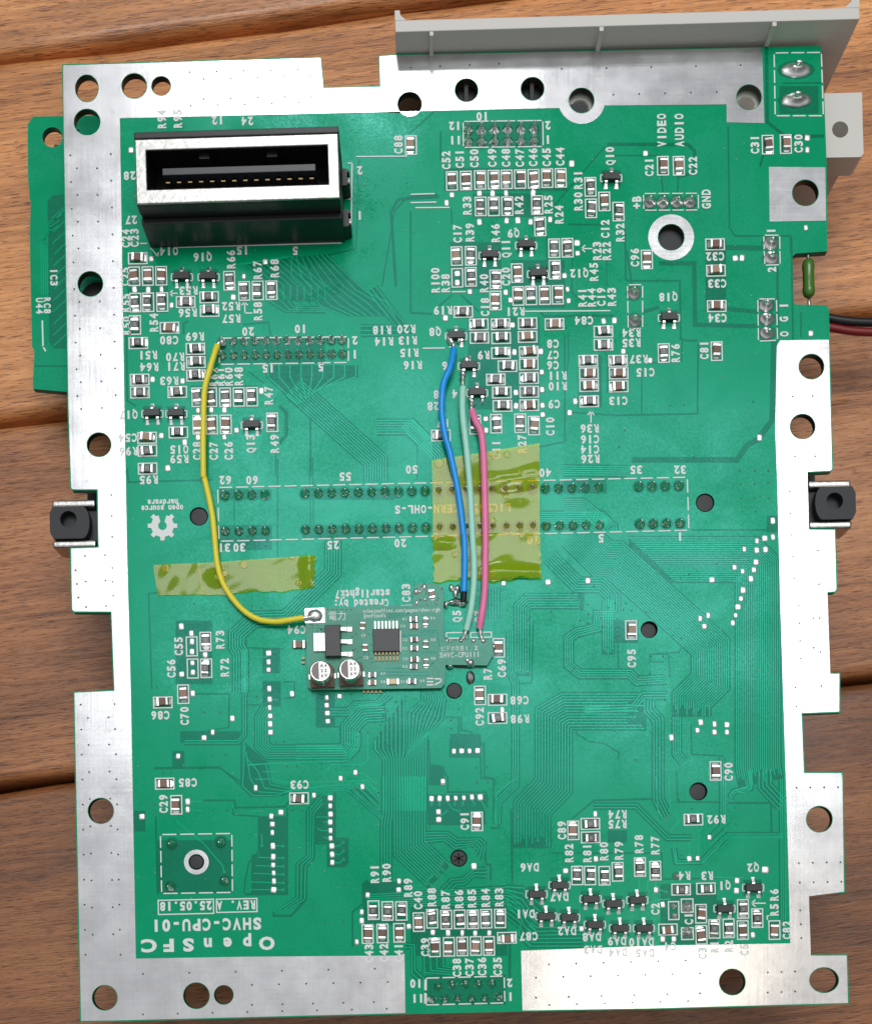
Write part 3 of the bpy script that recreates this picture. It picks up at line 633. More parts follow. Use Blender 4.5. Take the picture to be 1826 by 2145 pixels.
# stray vias
for t, pts in (('4', [(1108, 1520), (1200, 1520), (1285, 1520), (1112, 1605), (1200, 1605), (1283, 1595), (1115, 1692), (1200, 1692), (1290, 1690), (1118, 1775), (1207, 1775), (350, 1370), (755, 1105), (670, 1110), (815, 1430), (385, 1265), (1190, 1085)]),
               ('5', [(865, 930), (925, 940), (565, 1597), (665, 1597), (615, 1868), (700, 1868), (1085, 1937), (1145, 1935), (267, 1443), (337, 1443), (893, 1497), (1300, 1712), (1015, 1785), (1065, 1783), (845, 1345), (845, 1290), (950, 553), (500, 915)]),
               ('8', [(620, 412), (710, 412), (1110, 412), (1178, 412), (1120, 667), (1445, 885), (255, 375), (307, 178), (357, 178), (1320, 1115), (1437, 1112), (250, 1055)]),
               ('7', [(1225, 573), (1275, 590), (1008, 830), (1080, 815), (730, 265), (595, 313), (290, 322), (307, 388), (318, 480), (460, 425), (460, 475), (655, 412), (693, 380), (695, 440), (642, 482), (693, 497), (780, 467), (782, 517), (880, 472), (882, 523), (882, 577), (820, 400),
                      (862, 372), (930, 372), (915, 412), (967, 418), (1058, 427), (1275, 210), (1327, 190), (1377, 170), (1500, 127), (993, 1355), (1345, 1662), (1265, 1605), (1275, 1955), (1620, 1757), (1620, 1657), (605, 780), (1090, 705), (1165, 705), (1182, 880), (1185, 930), (1175, 980)]),
               ('6', [(1297, 1318), (1300, 1385), (1510, 1712), (1600, 1710), (1515, 1838), (1605, 1833), (1365, 1218), (770, 1235), (840, 1160), (842, 1230), (780, 1300), (790, 1368), (710, 1358), (705, 1422), (657, 1472), (708, 1525), (770, 1525), (600, 1422), (533, 1412)])):
    for p in pts: via(T(t, *p), ring_=False)
# via rows in the tinned border
def vrow(p0, p1, n):
    for i in range(n):
        f = i / max(1, n - 1); x, y = p0[0] + (p1[0] - p0[0]) * f, p0[1] + (p1[1] - p0[1]) * f
        if min(math.hypot(x - sum(q[0] for q in h) / len(h), y - sum(q[1] for q in h) / len(h)) for h in HOLES) > 32: via((x, y), 2.1, .078, False)
vrow((148, 326), (163, 830), 10); vrow((233, 323), (243, 828), 10); vrow((162, 353), (171, 857), 10); vrow((204, 353), (214, 855), 10)
vrow((159, 1195), (165, 1252), 3); vrow((236, 1190), (238, 1248), 3); vrow((179, 1165), (181, 1272), 3); vrow((221, 1163), (223, 1270), 3); vrow((234, 1037), (236, 1125), 3)
vrow((170, 1476), (180, 2000), 11); vrow((241, 1475), (253, 2000), 11); vrow((185, 1504), (195, 1958), 9); vrow((228, 1503), (238, 1957), 9)
vrow((398, 152), (624, 146), 5); vrow((427, 166), (652, 160), 5); vrow((427, 208), (654, 202), 5); vrow((400, 222), (626, 216), 5)
vrow((1176, 145), (1550, 137), 5); vrow((1284, 199), (1500, 193), 5); vrow((860, 142), (1045, 134), 4)
vrow((300, 2040), (785, 2029), 6); vrow((528, 2063), (812, 2057), 6); vrow((528, 2105), (783, 2099), 5); vrow((300, 2125), (810, 2113), 8)
vrow((1149, 2020), (1435, 2012), 6); vrow((1122, 2048), (1465, 2039), 7); vrow((1122, 2090), (1465, 2081), 6); vrow((1150, 2105), (1440, 2097), 6); vrow((1607, 2037), (1664, 2035), 3); vrow((1607, 2079), (1664, 2077), 3)
vrow((1652, 1030), (1662, 1212), 5); vrow((1672, 1268), (1676, 1380), 4); vrow((1702, 1295), (1703, 1357), 2); vrow((1712, 1153), (1719, 1437), 5); vrow((1665, 1440), (1667, 1480), 2)
vrow((1667, 1650), (1754, 1649), 4); vrow((1672, 1808), (1759, 1806), 4); vrow((1674, 1849), (1761, 1847), 4); vrow((1675, 1907), (1677, 1965), 3); vrow((1659, 831), (1701, 830), 2); vrow((1664, 957), (1706, 956), 2)

# ------------------------------------------------------------------ legend
def texts(t, rows):
    for r in rows:
        text(r[0], T(t, r[1], r[2]), r[3], *(r[4:]))
texts('1', [('R66', 975, 255, 90), ('R67', 1198, 345, 90), ('R68', 1340, 330, 90), ('Q16', 740, 238, 180), ('Q14', 458, 188, 180), ('15', 1075, 182, 180), ('5', 1515, 185, 180), ('R53', 622, 520, 180), ('R52', 978, 650, 180), ('R56', 615, 705, 180),
            ('R57', 980, 755, 180), ('R58', 1200, 690, 90), ('R54', 330, 785, 90), ('C80', 460, 935, 180), ('R69', 675, 905, 180), ('20', 1120, 862, 180), ('10', 1560, 840, 180), ('R51', 283, 1060, 180), ('R64', 293, 1160, 180), ('R70', 510, 1075, 180), ('R71', 515, 1155, 180),
            ('R63', 460, 1275, 180), ('R62', 828, 1240, 90), ('R61', 890, 1238, 90), ('R60', 955, 1238, 90), ('R48', 1040, 1235, 90), ('R47', 1290, 1395, 90), ('15', 1290, 1170, 180), ('5', 1730, 1160, 180), ('Q13', 1140, 1800, 90), ('R49', 1340, 1800, 90), ('C27', 830, 1860, 90),
            ('C26', 955, 1860, 90), ('C28', 692, 1860, 90), ('Q15', 545, 1850, 180), ('R59', 545, 1930, 180), ('Q17', 120, 1560, 180), ('C54', 115, 1752, 180), ('R96', 120, 1865, 180), ('C24', 95, 80, 90), ('C23', 168, 75, 90), ('C25', 88, 400, 90), ('R55', 95, 620, 90), ('R50', 100, 810, 90)])
texts('2', [('12', 370, 140, 180), ('11', 375, 260, 180), ('2', 1148, 135, 180), ('1', 1148, 255, 180), ('10', 600, 60, 180), ('C52', 295, 425, 90), ('C51', 408, 415, 90), ('C50', 530, 410, 90), ('C49', 680, 405, 90), ('C48', 795, 405, 90), ('C47', 910, 405, 90), ('C46', 1022, 400, 90),
            ('C45', 1135, 400, 90), ('C44', 1248, 395, 90), ('R33', 470, 805, 90), ('R42', 905, 800, 90), ('R25', 1150, 795, 90), ('R24', 1240, 880, 90), ('R31', 1400, 590, 90), ('R30', 1400, 770, 90), ('Q10', 1665, 390, 90), ('C17', 390, 1040, 90), ('R39', 493, 1030, 90), ('R46', 708, 1035, 90),
            ('Q9', 860, 1040, 180), ('Q11', 795, 1165, 90), ('R100', 205, 1430, 90), ('R38', 290, 1455, 90), ('R40', 612, 1455, 90), ('C20', 795, 1400, 90), ('C18', 620, 1655, 90), ('Q12', 1410, 1375, 180), ('R45', 1530, 1360, 90), ('R23', 1557, 1185, 90), ('R22', 1637, 1185, 90), ('C12', 1625, 1000, 90),
            ('R41', 1435, 1575, 90), ('R44', 1512, 1575, 90), ('C19', 1592, 1570, 90), ('R43', 1680, 1570, 90), ('R32', 1750, 1030, 90)])
texts('3', [('R19', 270, 205, 180), ('Q8', 205, 385, 180), ('C84', 1450, 290, 180), ('C8', 1190, 485, 180), ('C7', 1190, 578, 180), ('C6', 1190, 665, 180), ('R11', 1228, 752, 180), ('R10', 1230, 840, 180), ('C9', 1200, 990, 180), ('C10', 1165, 1175, 90), ('R36', 1497, 1195, 180), ('C16', 1500, 1285, 180),
            ('C14', 1500, 1370, 180), ('R26', 1503, 1450, 180), ('R27', 930, 1320, 90), ('C11', 715, 1370, 90), ('R9', 610, 580, 180), ('40', 1125, 1565, 180), ('R21', 875, 215, 180), ('6', 285, 670, 180), ('8', 215, 910, 180), ('4', 370, 905, 180), ('28', 190, 1008, 180), ('R7', 265, 1150, 180)])
texts('D', [('R20', 822, 667, 180), ('R18', 773, 669, 180), ('R13', 825, 690, 180), ('R14', 777, 692, 180), ('R15', 828, 715, 180), ('R16', 835, 740, 180), ('50', 833, 951, 180), ('20', 810, 1100, 180), ('10', 1078, 1094, 180), ('LICENSE CERN-OHL-S', 916, 1030, 180, 17, .80),
            ('1', 728, 437, 180), ('2', 728, 346, 180), ('2', 718, 690, 180), ('1', 718, 718, 180)])
texts('C', [('R94', 375, 95, 90), ('R95', 480, 92, 90), ('28', 165, 470, 180), ('27', 175, 762, 180), ('12', 745, 105, 180), ('24', 940, 110, 180)])
texts('4', [('C96', 445, 180, 90), ('C32', 950, 175, 180), ('C33', 963, 345, 180), ('C34', 965, 562, 180), ('2', 1305, 255, 90), ('1', 1300, 12, 90), ('Q18', 657, 430, 180), ('R76', 700, 780, 90), ('C81', 880, 762, 90), ('R34', 425, 655, 180), ('R35', 425, 718, 180), ('R37', 470, 820, 180), ('C15', 513, 903, 180),
            ('C13', 343, 1082, 180), ('I', 1380, 482, 90), ('G', 1380, 567, 90), ('O', 1383, 660, 90), ('35', 455, 1515, 180), ('32', 730, 1515, 180), ('5', 235, 1945, 180), ('1', 730, 1935, 180)])
texts('B', [('+B', 915, 730, 90, 18), ('GND', 1165, 718, 90, 18), ('VIDEO', 1005, 470, 90, 18), ('AUDIO', 1068, 470, 90, 18), ('C21', 960, 603, 90), ('C22', 1117, 598, 90), ('C31', 1340, 522, 90), ('C30', 1497, 518, 90), ('C88', 58, 522, 90)])
texts('5', [('62', 697, 140, 180), ('60', 865, 140, 180), ('55', 1450, 118, 180), ('31', 690, 565, 180), ('30', 785, 563, 180), ('25', 1373, 548, 180), ('R95', 217, 138, 180), ('R73', 663, 1140, 90), ('R72', 692, 1315, 90), ('C55', 403, 1182, 90), ('C56', 357, 1322, 90), ('C70', 440, 1620, 90), ('C86', 290, 1617, 180),
            ('C94', 1145, 1080, 180), ('starlightk7', 1558, 855, 180, 17, .62), ('Created by:', 1550, 915, 180, 17, .62), ('open source', 302, 318, 180, 13, .62), ('hardware', 305, 280, 180, 13, .62)])
texts('8', [('C85', 462, 240, 180), ('C29', 308, 372, 90), ('C93', 1163, 253, 180), ('REV. A', 765, 1010, 180, 18, .77), ('25.05.18', 450, 1015, 180, 18, .77), ('SHVC-CPU-01', 580, 1133, 180, 24, .88), ('OpenSFC', 588, 1258, 180, 26, 1.58)])
texts('9', [('C91', 930, 370, 90), ('R91', 178, 815, 90), ('R90', 277, 805, 90), ('R89', 457, 930, 90), ('C40', 540, 1035, 90), ('R88', 655, 1010, 90), ('R87', 770, 1030, 90), ('R86', 883, 1025, 90), ('R85', 990, 1020, 90), ('R84', 1105, 1015, 90), ('R83', 1218, 1010, 90), ('C43', 130, 1480, 90), ('C42', 255, 1475, 90),
            ('C41', 378, 1475, 90), ('C39', 600, 1428, 90), ('C38', 865, 1600, 90), ('C37', 970, 1595, 90), ('C36', 1075, 1590, 90), ('C35', 1205, 1590, 90), ('C87', 1467, 1340, 180), ('10', 525, 1735, 180), ('11', 540, 1860, 180), ('2', 1308, 1730, 180), ('1', 1315, 1845, 180)])
texts('a', [('R74', 930, 318, 180), ('R75', 930, 400, 180), ('C89', 463, 450, 90), ('R82', 523, 640, 90), ('R81', 675, 640, 90), ('R80', 815, 625, 90), ('R79', 940, 620, 90), ('R78', 1108, 565, 90), ('R77', 1243, 575, 90), ('DA6', 195, 762, 180), ('DA7', 443, 1010, 180), ('DA1', 160, 1152, 180), ('DA2', 507, 1295, 180),
            ('DA8', 715, 1345, 180), ('DA9', 925, 1380, 180), ('DA10', 1130, 1388, 180), ('DA3', 725, 1452, 180), ('DA4', 935, 1475, 180), ('DA5', 1160, 1480, 180), ('R4', 1490, 832, 180), ('R3', 1680, 832, 180), ('C2', 1245, 1108, 90), ('C1', 1525, 1190, 90), ('C4', 1372, 1425, 180), ('C3', 1640, 1480, 90)])
texts('b', [('R92', 457, 360, 180), ('Q2', 765, 765, 180), ('Q1', 527, 915, 180), ('R6', 940, 990, 90), ('R5', 940, 1115, 90), ('C82', 1045, 1285, 90), ('R1', 440, 1425, 90), ('R2', 560, 1420, 90), ('C5', 690, 1450, 90)])
texts('7', [('C90', 1573, 1430, 90), ('C95', 965, 718, 90), ('C69', 150, 780, 90), ('R7', 62, 815, 90), ('C68', 263, 983, 180), ('R98', 265, 1100, 180)])
texts('6', [('C92', 1535, 1285, 90), ('C83', 920, 250, 90), ('Q5', 1345, 445, 90), ('Q7', 1525, 445, 90)])
# frames and lines
frame_px(T('8', 769, 1010), 87, 30, 2.4); frame_px(T('8', 450, 1019), 118, 32, 2.4)
dashed([T('5', 650, 185), T('4', 775, 1560), T('4', 785, 1893), T('5', 658, 522)], 26, 8, 2.6, True)
dashed([T('8', 290, 565), T('8', 738, 558), T('8', 742, 928), T('8', 298, 935)], 27, 7, 2.6, True)
dashed([T('B', 1410, 192), T('B', 1580, 190), T('B', 1587, 418), T('B', 1414, 418)], 27, 6, 2.6, True)
dashed([T('1', 880, 915), T('D', 705, 682), T('D', 705, 734), T('1', 880, 1135)], 25, 7, 2.6, True)
dashed([T('2', 440, 100), T('2', 1105, 92), T('2', 1108, 310), T('2', 440, 318)], 60, 6, 2.4, True)
dashed([T('9', 600, 1688), T('9', 1262, 1670), T('9', 1268, 1895), T('9', 598, 1912)], 27, 7, 2.6, True)
dashed([T('4', 400, 352), T('4', 495, 350), T('4', 495, 625), T('4', 405, 628)], 26, 6, 2.4, True)
dashed([T('B', 940, 698), T('B', 1137, 697), T('B', 1138, 757), T('B', 942, 758)], 24, 5, 2.2, True)
dashed([T('4', 1255, 40), T('4', 1355, 40), T('4', 1358, 225), T('4', 1262, 228)], 30, 5, 2.4, True)
dashed([T('4', 1218, 440), T('4', 1335, 440), T('4', 1342, 700), T('4', 1222, 705)], 25, 5, 2.4, True)
for t, a, b in (('2', (955, 1690), (1670, 1685)), ('2', (345, 1527), (460, 1525)), ('2', (100, 2000), (285, 1997)), ('2', (1430, 1165), (1520, 1165)), ('2', (1430, 1165), (1460, 1135)), ('2', (1430, 1165), (1460, 1195)), ('1', (1090, 615), (1095, 705)),
                ('1', (1095, 705), (1155, 705)), ('1', (1090, 615), (1065, 640)), ('1', (1090, 615), (1118, 640)), ('1', (465, 540), (530, 540)), ('1', (465, 540), (490, 515)), ('1', (465, 540), (490, 565)), ('1', (305, 160), (365, 230)), ('1', (365, 230), (370, 195)),
                ('3', (1508, 1045), (1508, 1145)), ('3', (1508, 1045), (1480, 1080)), ('3', (1508, 1045), (1535, 1080)), ('b', (750, 1060), (870, 1060)), ('b', (750, 1060), (785, 1030)), ('b', (750, 1060), (785, 1090)), ('b', (880, 1165), (900, 1165)), ('b', (880, 1165), (885, 1200)),
                ('A', (1430, 630), (1635, 628)), ('C', (1630, 385), (1625, 800)), ('C', (1600, 385), (1630, 385)), ('C', (1590, 622), (1628, 622)), ('C', (1600, 800), (1625, 800)), ('C', (235, 915), (280, 915)), ('C', (480, 940), (1560, 912)), ('2', (0, 710), (200, 705)), ('2', (40, 822), (325, 820)), ('2', (0, 780), (215, 775)),
                ('9', (610, 1690), (610, 1790)), ('9', (610, 1815), (612, 1910)), ('6', (985, 215), (985, 355)), ('6', (870, 358), (980, 350))):
    seg(silk, T(t, *a), T(t, *b), 2.6, ZS)
for t, x, y, w, h in (('6', 1342, 605, 44, 14), ('6', 1548, 600, 46, 13), ('5', 487, 1183, 25, 42), ('5', 493, 1322, 25, 42), ('a', 1400, 1122, 24, 40), ('a', 1513, 1080, 27, 30), ('a', 1515, 1315, 27, 27)):
    frame_px(T(t, x, y), w, h)
# the gear mark above the two-line legend
gx, gy = T('5', 303, 425); pts = []
for i in range(8):
    a0 = math.radians(-90 + 45 * i)
    for da, r in ((-.36, 23.5), (-.20, 24.0), (-.14, 31), (.14, 31), (.20, 24.0), (.36, 23.5)):
        pts.append((a0 + da, r))
gear = [(gx + r * math.cos(a), gy + r * math.sin(a)) for a, r in pts if abs(((a + math.pi / 2 + math.pi) % (2 * math.pi)) - math.pi) > .30]
# open ring: the tooth pointing up is left out and a slot leads to the round eye
gear.sort(key=lambda q: (math.atan2(q[1] - gy, q[0] - gx) + math.pi / 2) % (2 * math.pi))
eye = [(gx + 9 * math.cos(math.radians(a)), gy + 9 * math.sin(math.radians(a))) for a in range(-125, -416, -15)]
n_ = min(len(gear), 40)
def samp(pl, n):
    d = [0]
    for a, b in zip(pl, pl[1:]): d.append(d[-1] + math.dist(a, b))
    out = []
    for i in range(n):
        t = d[-1] * i / (n - 1); k = max(j for j in range(len(d)) if d[j] <= t + 1e-9); k = min(k, len(pl) - 2)
        f = (t - d[k]) / max(1e-9, d[k + 1] - d[k]); out.append((pl[k][0] + (pl[k + 1][0] - pl[k][0]) * f, pl[k][1] + (pl[k + 1][1] - pl[k][1]) * f))
    return out
eye2 = [(gx + 9 * math.cos(math.radians(-90 + 28 + 304 * i / (len(gear) - 1))), gy + 9 * math.sin(math.radians(-90 + 28 + 304 * i / (len(gear) - 1)))) for i in range(len(gear))]
vs_ = [(*P(*q)[:2], ZS) for q in gear] + [(*P(*q)[:2], ZS) for q in eye2]; n_ = len(gear)
silk.add(vs_, [(i, i + 1, n_ + i + 1, n_ + i) for i in range(n_ - 1)])

# ------------------------------------------------------------------ small parts soldered to the board
rnd = random.Random(11)
def terminal_mesh(L=.62, tip=1.42, w=.70, h=.72, name='terminal', m='solder'):
    b = MB()
    b.box(L, 1.02, -w - .015, w + .015, 0.05, h + .02, tx=.03, ty=.05)
    # solder fillet running down from the end cap to the pad
    prof = [(1.02, h * .82), (1.10, h * .5), (1.24, h * .22), (tip, .05)]
    for (x0, z0), (x1, z1) in zip(prof, prof[1:]):
        k0, k1 = w * (1 - .1 * (x0 - 1.02)), w * (1 - .55 * (x1 - 1.02) / (tip - 1.02))
        b.add([(x0, -k0, z0), (x1, -k1, z1), (x1, k1, z1), (x0, k0, z0), (x0, -k0, .02), (x1, -k1, .02), (x1, k1, .02), (x0, k0, .02)],
              [(0, 1, 2, 3), (4, 5, 1, 0), (3, 2, 6, 7)])
    return b.mesh(name, m, smooth=45)
TERM = [terminal_mesh(tip=1.36), terminal_mesh(tip=1.55), terminal_mesh(tip=1.44, w=.66), terminal_mesh(tip=1.7, w=.72), terminal_mesh(L=.56, tip=1.28), terminal_mesh(tip=1.5, m='dulltin'), terminal_mesh(L=.68, tip=1.62, w=.74)]
def body_mesh(kind):
    b = MB()
    b.box(-.63, .63, -.68, .68, .04, .72, 0, .03, .06)
    if kind == 'r':      # printed value: three short strokes across the top
        for x in (-.26, 0., .26):
            b.box(x - .075, x + .075, -.30, .30, .721, .726, 1)
        b.box(-.60, .60, -.50, -.44, .721, .725, 1); b.box(-.60, .60, .44, .50, .721, .725, 1)
    return b
BODY = {'c': [body_mesh('c').mesh('body', m) for m in ('capbody', 'captan', 'capbody', 'capdark', 'cappink')], 'r': [body_mesh('r').mesh('body', [m, 'respr']) for m in ('resbody', 'resgrey', 'resbody')]}
NAMES = {'c': 'chip_capacitor', 'r': 'chip_resistor'}
def chip(kind, t, x, y, ori, outline=True, empty_=False, parent=None, z=0., size=1.0, jitter=True):
    px, py = T(t, x, y); rz = TH + (math.pi / 2 if ori == 'v' else 0)
    w, h = (41, 25) if ori == 'h' else (25, 41)
    if outline:
        frame_px((px, py), w, h)
        if True: rect_px(clear, (px, py), w - 4, h - 4, zc())
    if empty_:
        for s in (-1, 1):
            d = 9.5 * s; pad_at((px + (d if ori == 'h' else 0), py + (d if ori == 'v' else 0)), 13, 14)
        return
    wx, wy, _ = P(px, py)
    if parent is None: k = (H - z) / H; par, off = board, Vector(BO)
    else: par, off = parent, -parent.location
    p = P(px, py, z)
    jr = rnd.gauss(0, .045) if jitter else 0
    e = link(NAMES[kind], rnd.choice(BODY[kind]), None, par, Vector((p[0] + rnd.uniform(-.13, .13) * size, p[1] + rnd.uniform(-.13, .13) * size, z)) + off, rz + jr)
    e.scale = (size, size, size)
    if jitter: e.rotation_euler = (rnd.gauss(0, .02), rnd.gauss(0, .025), rz + jr)
    for s in (0, 1):
        k_ = link('terminal', rnd.choice(TERM), None, e, (0, 0, 0), math.pi * s); k_.scale = (rnd.uniform(.97, 1.05), rnd.uniform(.95, 1.08), rnd.uniform(.98, 1.06))
    return e
padm = []
for sx in (.46, .52):
    b = MB(); c = .14
    def ring8(k, z): return [(x * k, y * k, z) for x, y in ((-sx + c, -.5), (sx - c, -.5), (sx, -.5 + c), (sx, .5 - c), (sx - c, .5), (-sx + c, .5), (-sx, .5 - c), (-sx, -.5 + c))]
    r0, r1, r2 = ring8(1, .02), ring8(.94, .07), ring8(.6, .10)
    b.add(r0 + r1 + r2, [(i, (i + 1) % 8, 8 + (i + 1) % 8, 8 + i) for i in range(8)] + [(8 + i, 8 + (i + 1) % 8, 16 + (i + 1) % 8, 16 + i) for i in range(8)] + [tuple(range(16, 24))])
    padm.append(b.mesh('solder_pad', 'pad', smooth=1))
def pad_at(p, w=10.5, h=13, rot=None):
    x, y, _ = P(*p)
    o = link('solder_pad', rnd.choice(padm), None, board, (x + BO[0], y + BO[1], 0), TH + (rnd.uniform(-.12, .12) if rot is None else rot)); o.scale = (w / S / .98 * rnd.uniform(.88, 1.1), h / S * rnd.uniform(.88, 1.08), rnd.uniform(.8, 1.6)); return o

# small-outline transistors
def sot_body():
    b = MB()
    b.hexa([(-1.45, -.62, .18), (1.45, -.62, .18), (1.45, .62, .18), (-1.45, .62, .18)], [(-1.52, -.74, .55), (1.52, -.74, .55), (1.52, .74, .55), (-1.52, .74, .55)])
    b.hexa([(-1.52, -.74, .55), (1.52, -.74, .55), (1.52, .74, .55), (-1.52, .74, .55)], [(-1.4, -.6, 1.05), (1.4, -.6, 1.05), (1.4, .6, 1.05), (-1.4, .6, 1.05)])
    return b.mesh('body', 'epoxy')
def sot_lead():
    b = MB(); w = .24
    pr = [(.70, .62), (1.02, .60), (1.18, .14), (1.62, .10)]
    lo = [(.70, .50), (.95, .48), (1.10, .02), (1.62, .02)]
    for i in range(3):
        (y0, z0), (y1, z1), (a0, c0), (a1, c1) = pr[i], pr[i + 1], lo[i], lo[i + 1]
        b.hexa([(-w, a0, c0), (w, a0, c0), (w, a1, c1), (-w, a1, c1)], [(-w, y0, z0), (w, y0, z0), (w, y1, z1), (-w, y1, z1)])
    b.hexa([(-.36, 1.15, .02), (.36, 1.15, .02), (.34, 1.95, .02), (-.34, 1.95, .02)], [(-.25, 1.15, .30), (.25, 1.15, .30), (.18, 1.72, .08), (-.18, 1.72, .08)])
    return b.mesh('lead', 'solder')
SOTB, SOTL = sot_body(), sot_lead()
def sot(t, x, y, brackets=True, lean=0.):
    px, py = T(t, x, y); py += 5
    p = P(px, py)
    e = link('transistor', SOTB, None, board, Vector(p) + Vector(BO), TH + lean + rnd.uniform(-.03, .03))
    link('lead', SOTL, None, e)
    for s in (-1, 1): link('lead', SOTL, None, e, (s * .98, 0, 0), math.pi)
    rect_px(clear, (px, py), 40, 34, zc())
    if brackets:
        for s in (-1, 1):
            seg(silk, (px + s * 22, py - 7), (px + s * 22, py + 7), 2.4, ZS)
            for q in (-1, 1): seg(silk, (px + s * 17, py + 7 * q), (px + s * 22, py + 7 * q), 2.4, ZS)

# hand-soldered pin joints: a wavy cone of solder with the cut pin standing out of it
def joint_mesh(seed, h=1.75, r=.98, pin=True, m='dullsolder'):
    q = random.Random(seed); b = MB()
    b.lathe([(r, .02), (r * .95, .14), (r * .74, h * .26), (r * .50, h * .52), (r * .35, h * .80), (r * .26, h * .95), (r * .08, h)], 14, jit=.08, rnd=q)
    if pin:
        a = q.uniform(0, 6); d = .1
        b.lathe([(.24, h * .6), (.22, h + .75), (.14, h + .85)], 8, (d * math.cos(a), d * math.sin(a)))
    return b.mesh('solder_joint', m, smooth=1)
JM = [joint_mesh(i) for i in range(5)]; JF = [joint_mesh(20 + i, .7, .95, False) for i in range(3)]
JB = [joint_mesh(40 + i, 1.0, 1.05, True, 'solder') for i in range(3)]
def joint(px, py, kind=JM, s=1.0, sx=1.0, sy=1.0):
    p = P(px, py)
    o = link('solder_joint', rnd.choice(kind), None, board, Vector(p) + Vector(BO), rnd.uniform(0, 6.28) if sx == sy else TH); o.scale = (s * sx, s * sy, s)
    x, y, _ = p; r = 1.35 * s; zz = zc()
    clear.add([(x + r * sx * math.cos(a), y + r * sy * math.sin(a), zz) for a in [i * math.pi / 6 for i in range(12)]], [tuple(range(12))])  # dark disc: mask clearance and the joint's shadow painted as one
    return o

CH = {
 '1': 'ch197,247 cv168,397 cv281,395 cv394,393 rv178,617 rv285,615 rv402,613 rv963,434 rv1088,520 rv1202,516 rv1316,514 rh598,612 rh795,573 rh798,687 rv175,805 ch463,829 rh202,957 rh680,1005 rh684,1117 rh685,1228 rh213,1263 rh215,1370 rh528,1367 rv696,1410 rv812,1410 rv928,1410 rv1043,1408 rv1153,1406 cv705,1640 cv818,1640 cv934,1638 rv1322,1620 ch275,1750 rh537,1705 rh278,1857 rh280,2008',
 '2': 'cv345,598 cv462,595 cv580,590 cv693,587 cv803,585 cv915,583 cv1028,580 cv1142,575 cv1255,573 rv585,812 rv695,812 rv808,810 rv1058,800 rv1083,980 rv1503,648 rv1508,828 cv1620,770 rv1738,855 cv385,1228 rv503,1225 rv1200,1162 rv1312,1158 rv1205,1342 ev390,1410 rv503,1402 rv710,1422 cv890,1370 cv710,1600 cv900,1562 rv1008,1558 cv1122,1555 cv1230,1552 rh440,1695',
 '3': 'rh570,320 rh575,432 rh752,318 rh757,435 rh978,312 ch978,424 ch1203,318 rh1612,380 rh1612,490 rh755,560 ch988,552 rh810,670 ch988,655 rh712,782 rh990,770 rh762,890 rh992,885 rh768,1003 ch992,997 rv715,1152 rv917,1148 cv1030,1168 rv540,1160 rh253,1250 rh1485,625 ch1490,730 ch1492,835 rh1493,965 rh1735,625 ch1740,730 ch1740,840',
 '4': 'cv522,192 ch950,97 ch955,262 ch960,485 rv628,780 cv960,768', 'B': 'cv1010,598 cv1067,598 cv1387,522 cv1452,520 cv104,524',
 '5': 'rv573,1152 rv578,1320 cv433,1483 ch305,1535', '8': 'ch317,245 cv390,378 ch1160,337',
 '9': 'rv170,1118 rv287,1125 rv402,1125 cv120,1318 cv245,1313 cv385,1308 cv548,1218 rv660,1190 rv778,1198 rv890,1195 rv1000,1195 rv1112,1190 rv1228,1188 cv680,1430 cv800,1425 cv912,1422 cv1025,1418 cv1135,1418 ch1285,1350 cv1035,375',
 'a': 'cv560,450 rh703,395 rh705,508 rv593,828 rv700,828 rv820,830 rv932,797 rv1118,757 rv1247,787 rh1462,945 rh1670,937 cv1628,1148 cv1632,1325 ch1352,1280 rh1565,360',
 'b': 'rv680,1108 rv800,1185 rv440,1275 rv560,1270 cv678,1285 cv943,1285', '7': 'cv1493,1425 cv963,540 cv133,652 ch125,978 rh125,1093', '6': 'cv1540,1108'}
for t, s in CH.items():
    for w_ in s.split():
        x, y = w_[2:].split(',')
        if w_[0] == 'e': chip('r', t, float(x), float(y), w_[1], True, True)
        else: chip(w_[0], t, float(x), float(y), w_[1])
chip('c', '5', 1160, 1170, 'h', False)
QS = {'1': '567,385 790,385 320,1530 520,1530 1152,1625', '2': '1677,555 660,1205 965,1120 1065,1360', '3': '380,400 487,650 555,875', '4': '660,545',
      'a': '253,965 445,890 333,1150 525,1160 705,1005 895,1045 1095,1015 740,1220 950,1250 1150,1250', 'b': '765,910 525,1085'}
for t, s in QS.items():
    for w_ in s.split():
        x, y = w_.split(','); sot(t, float(x), float(y))
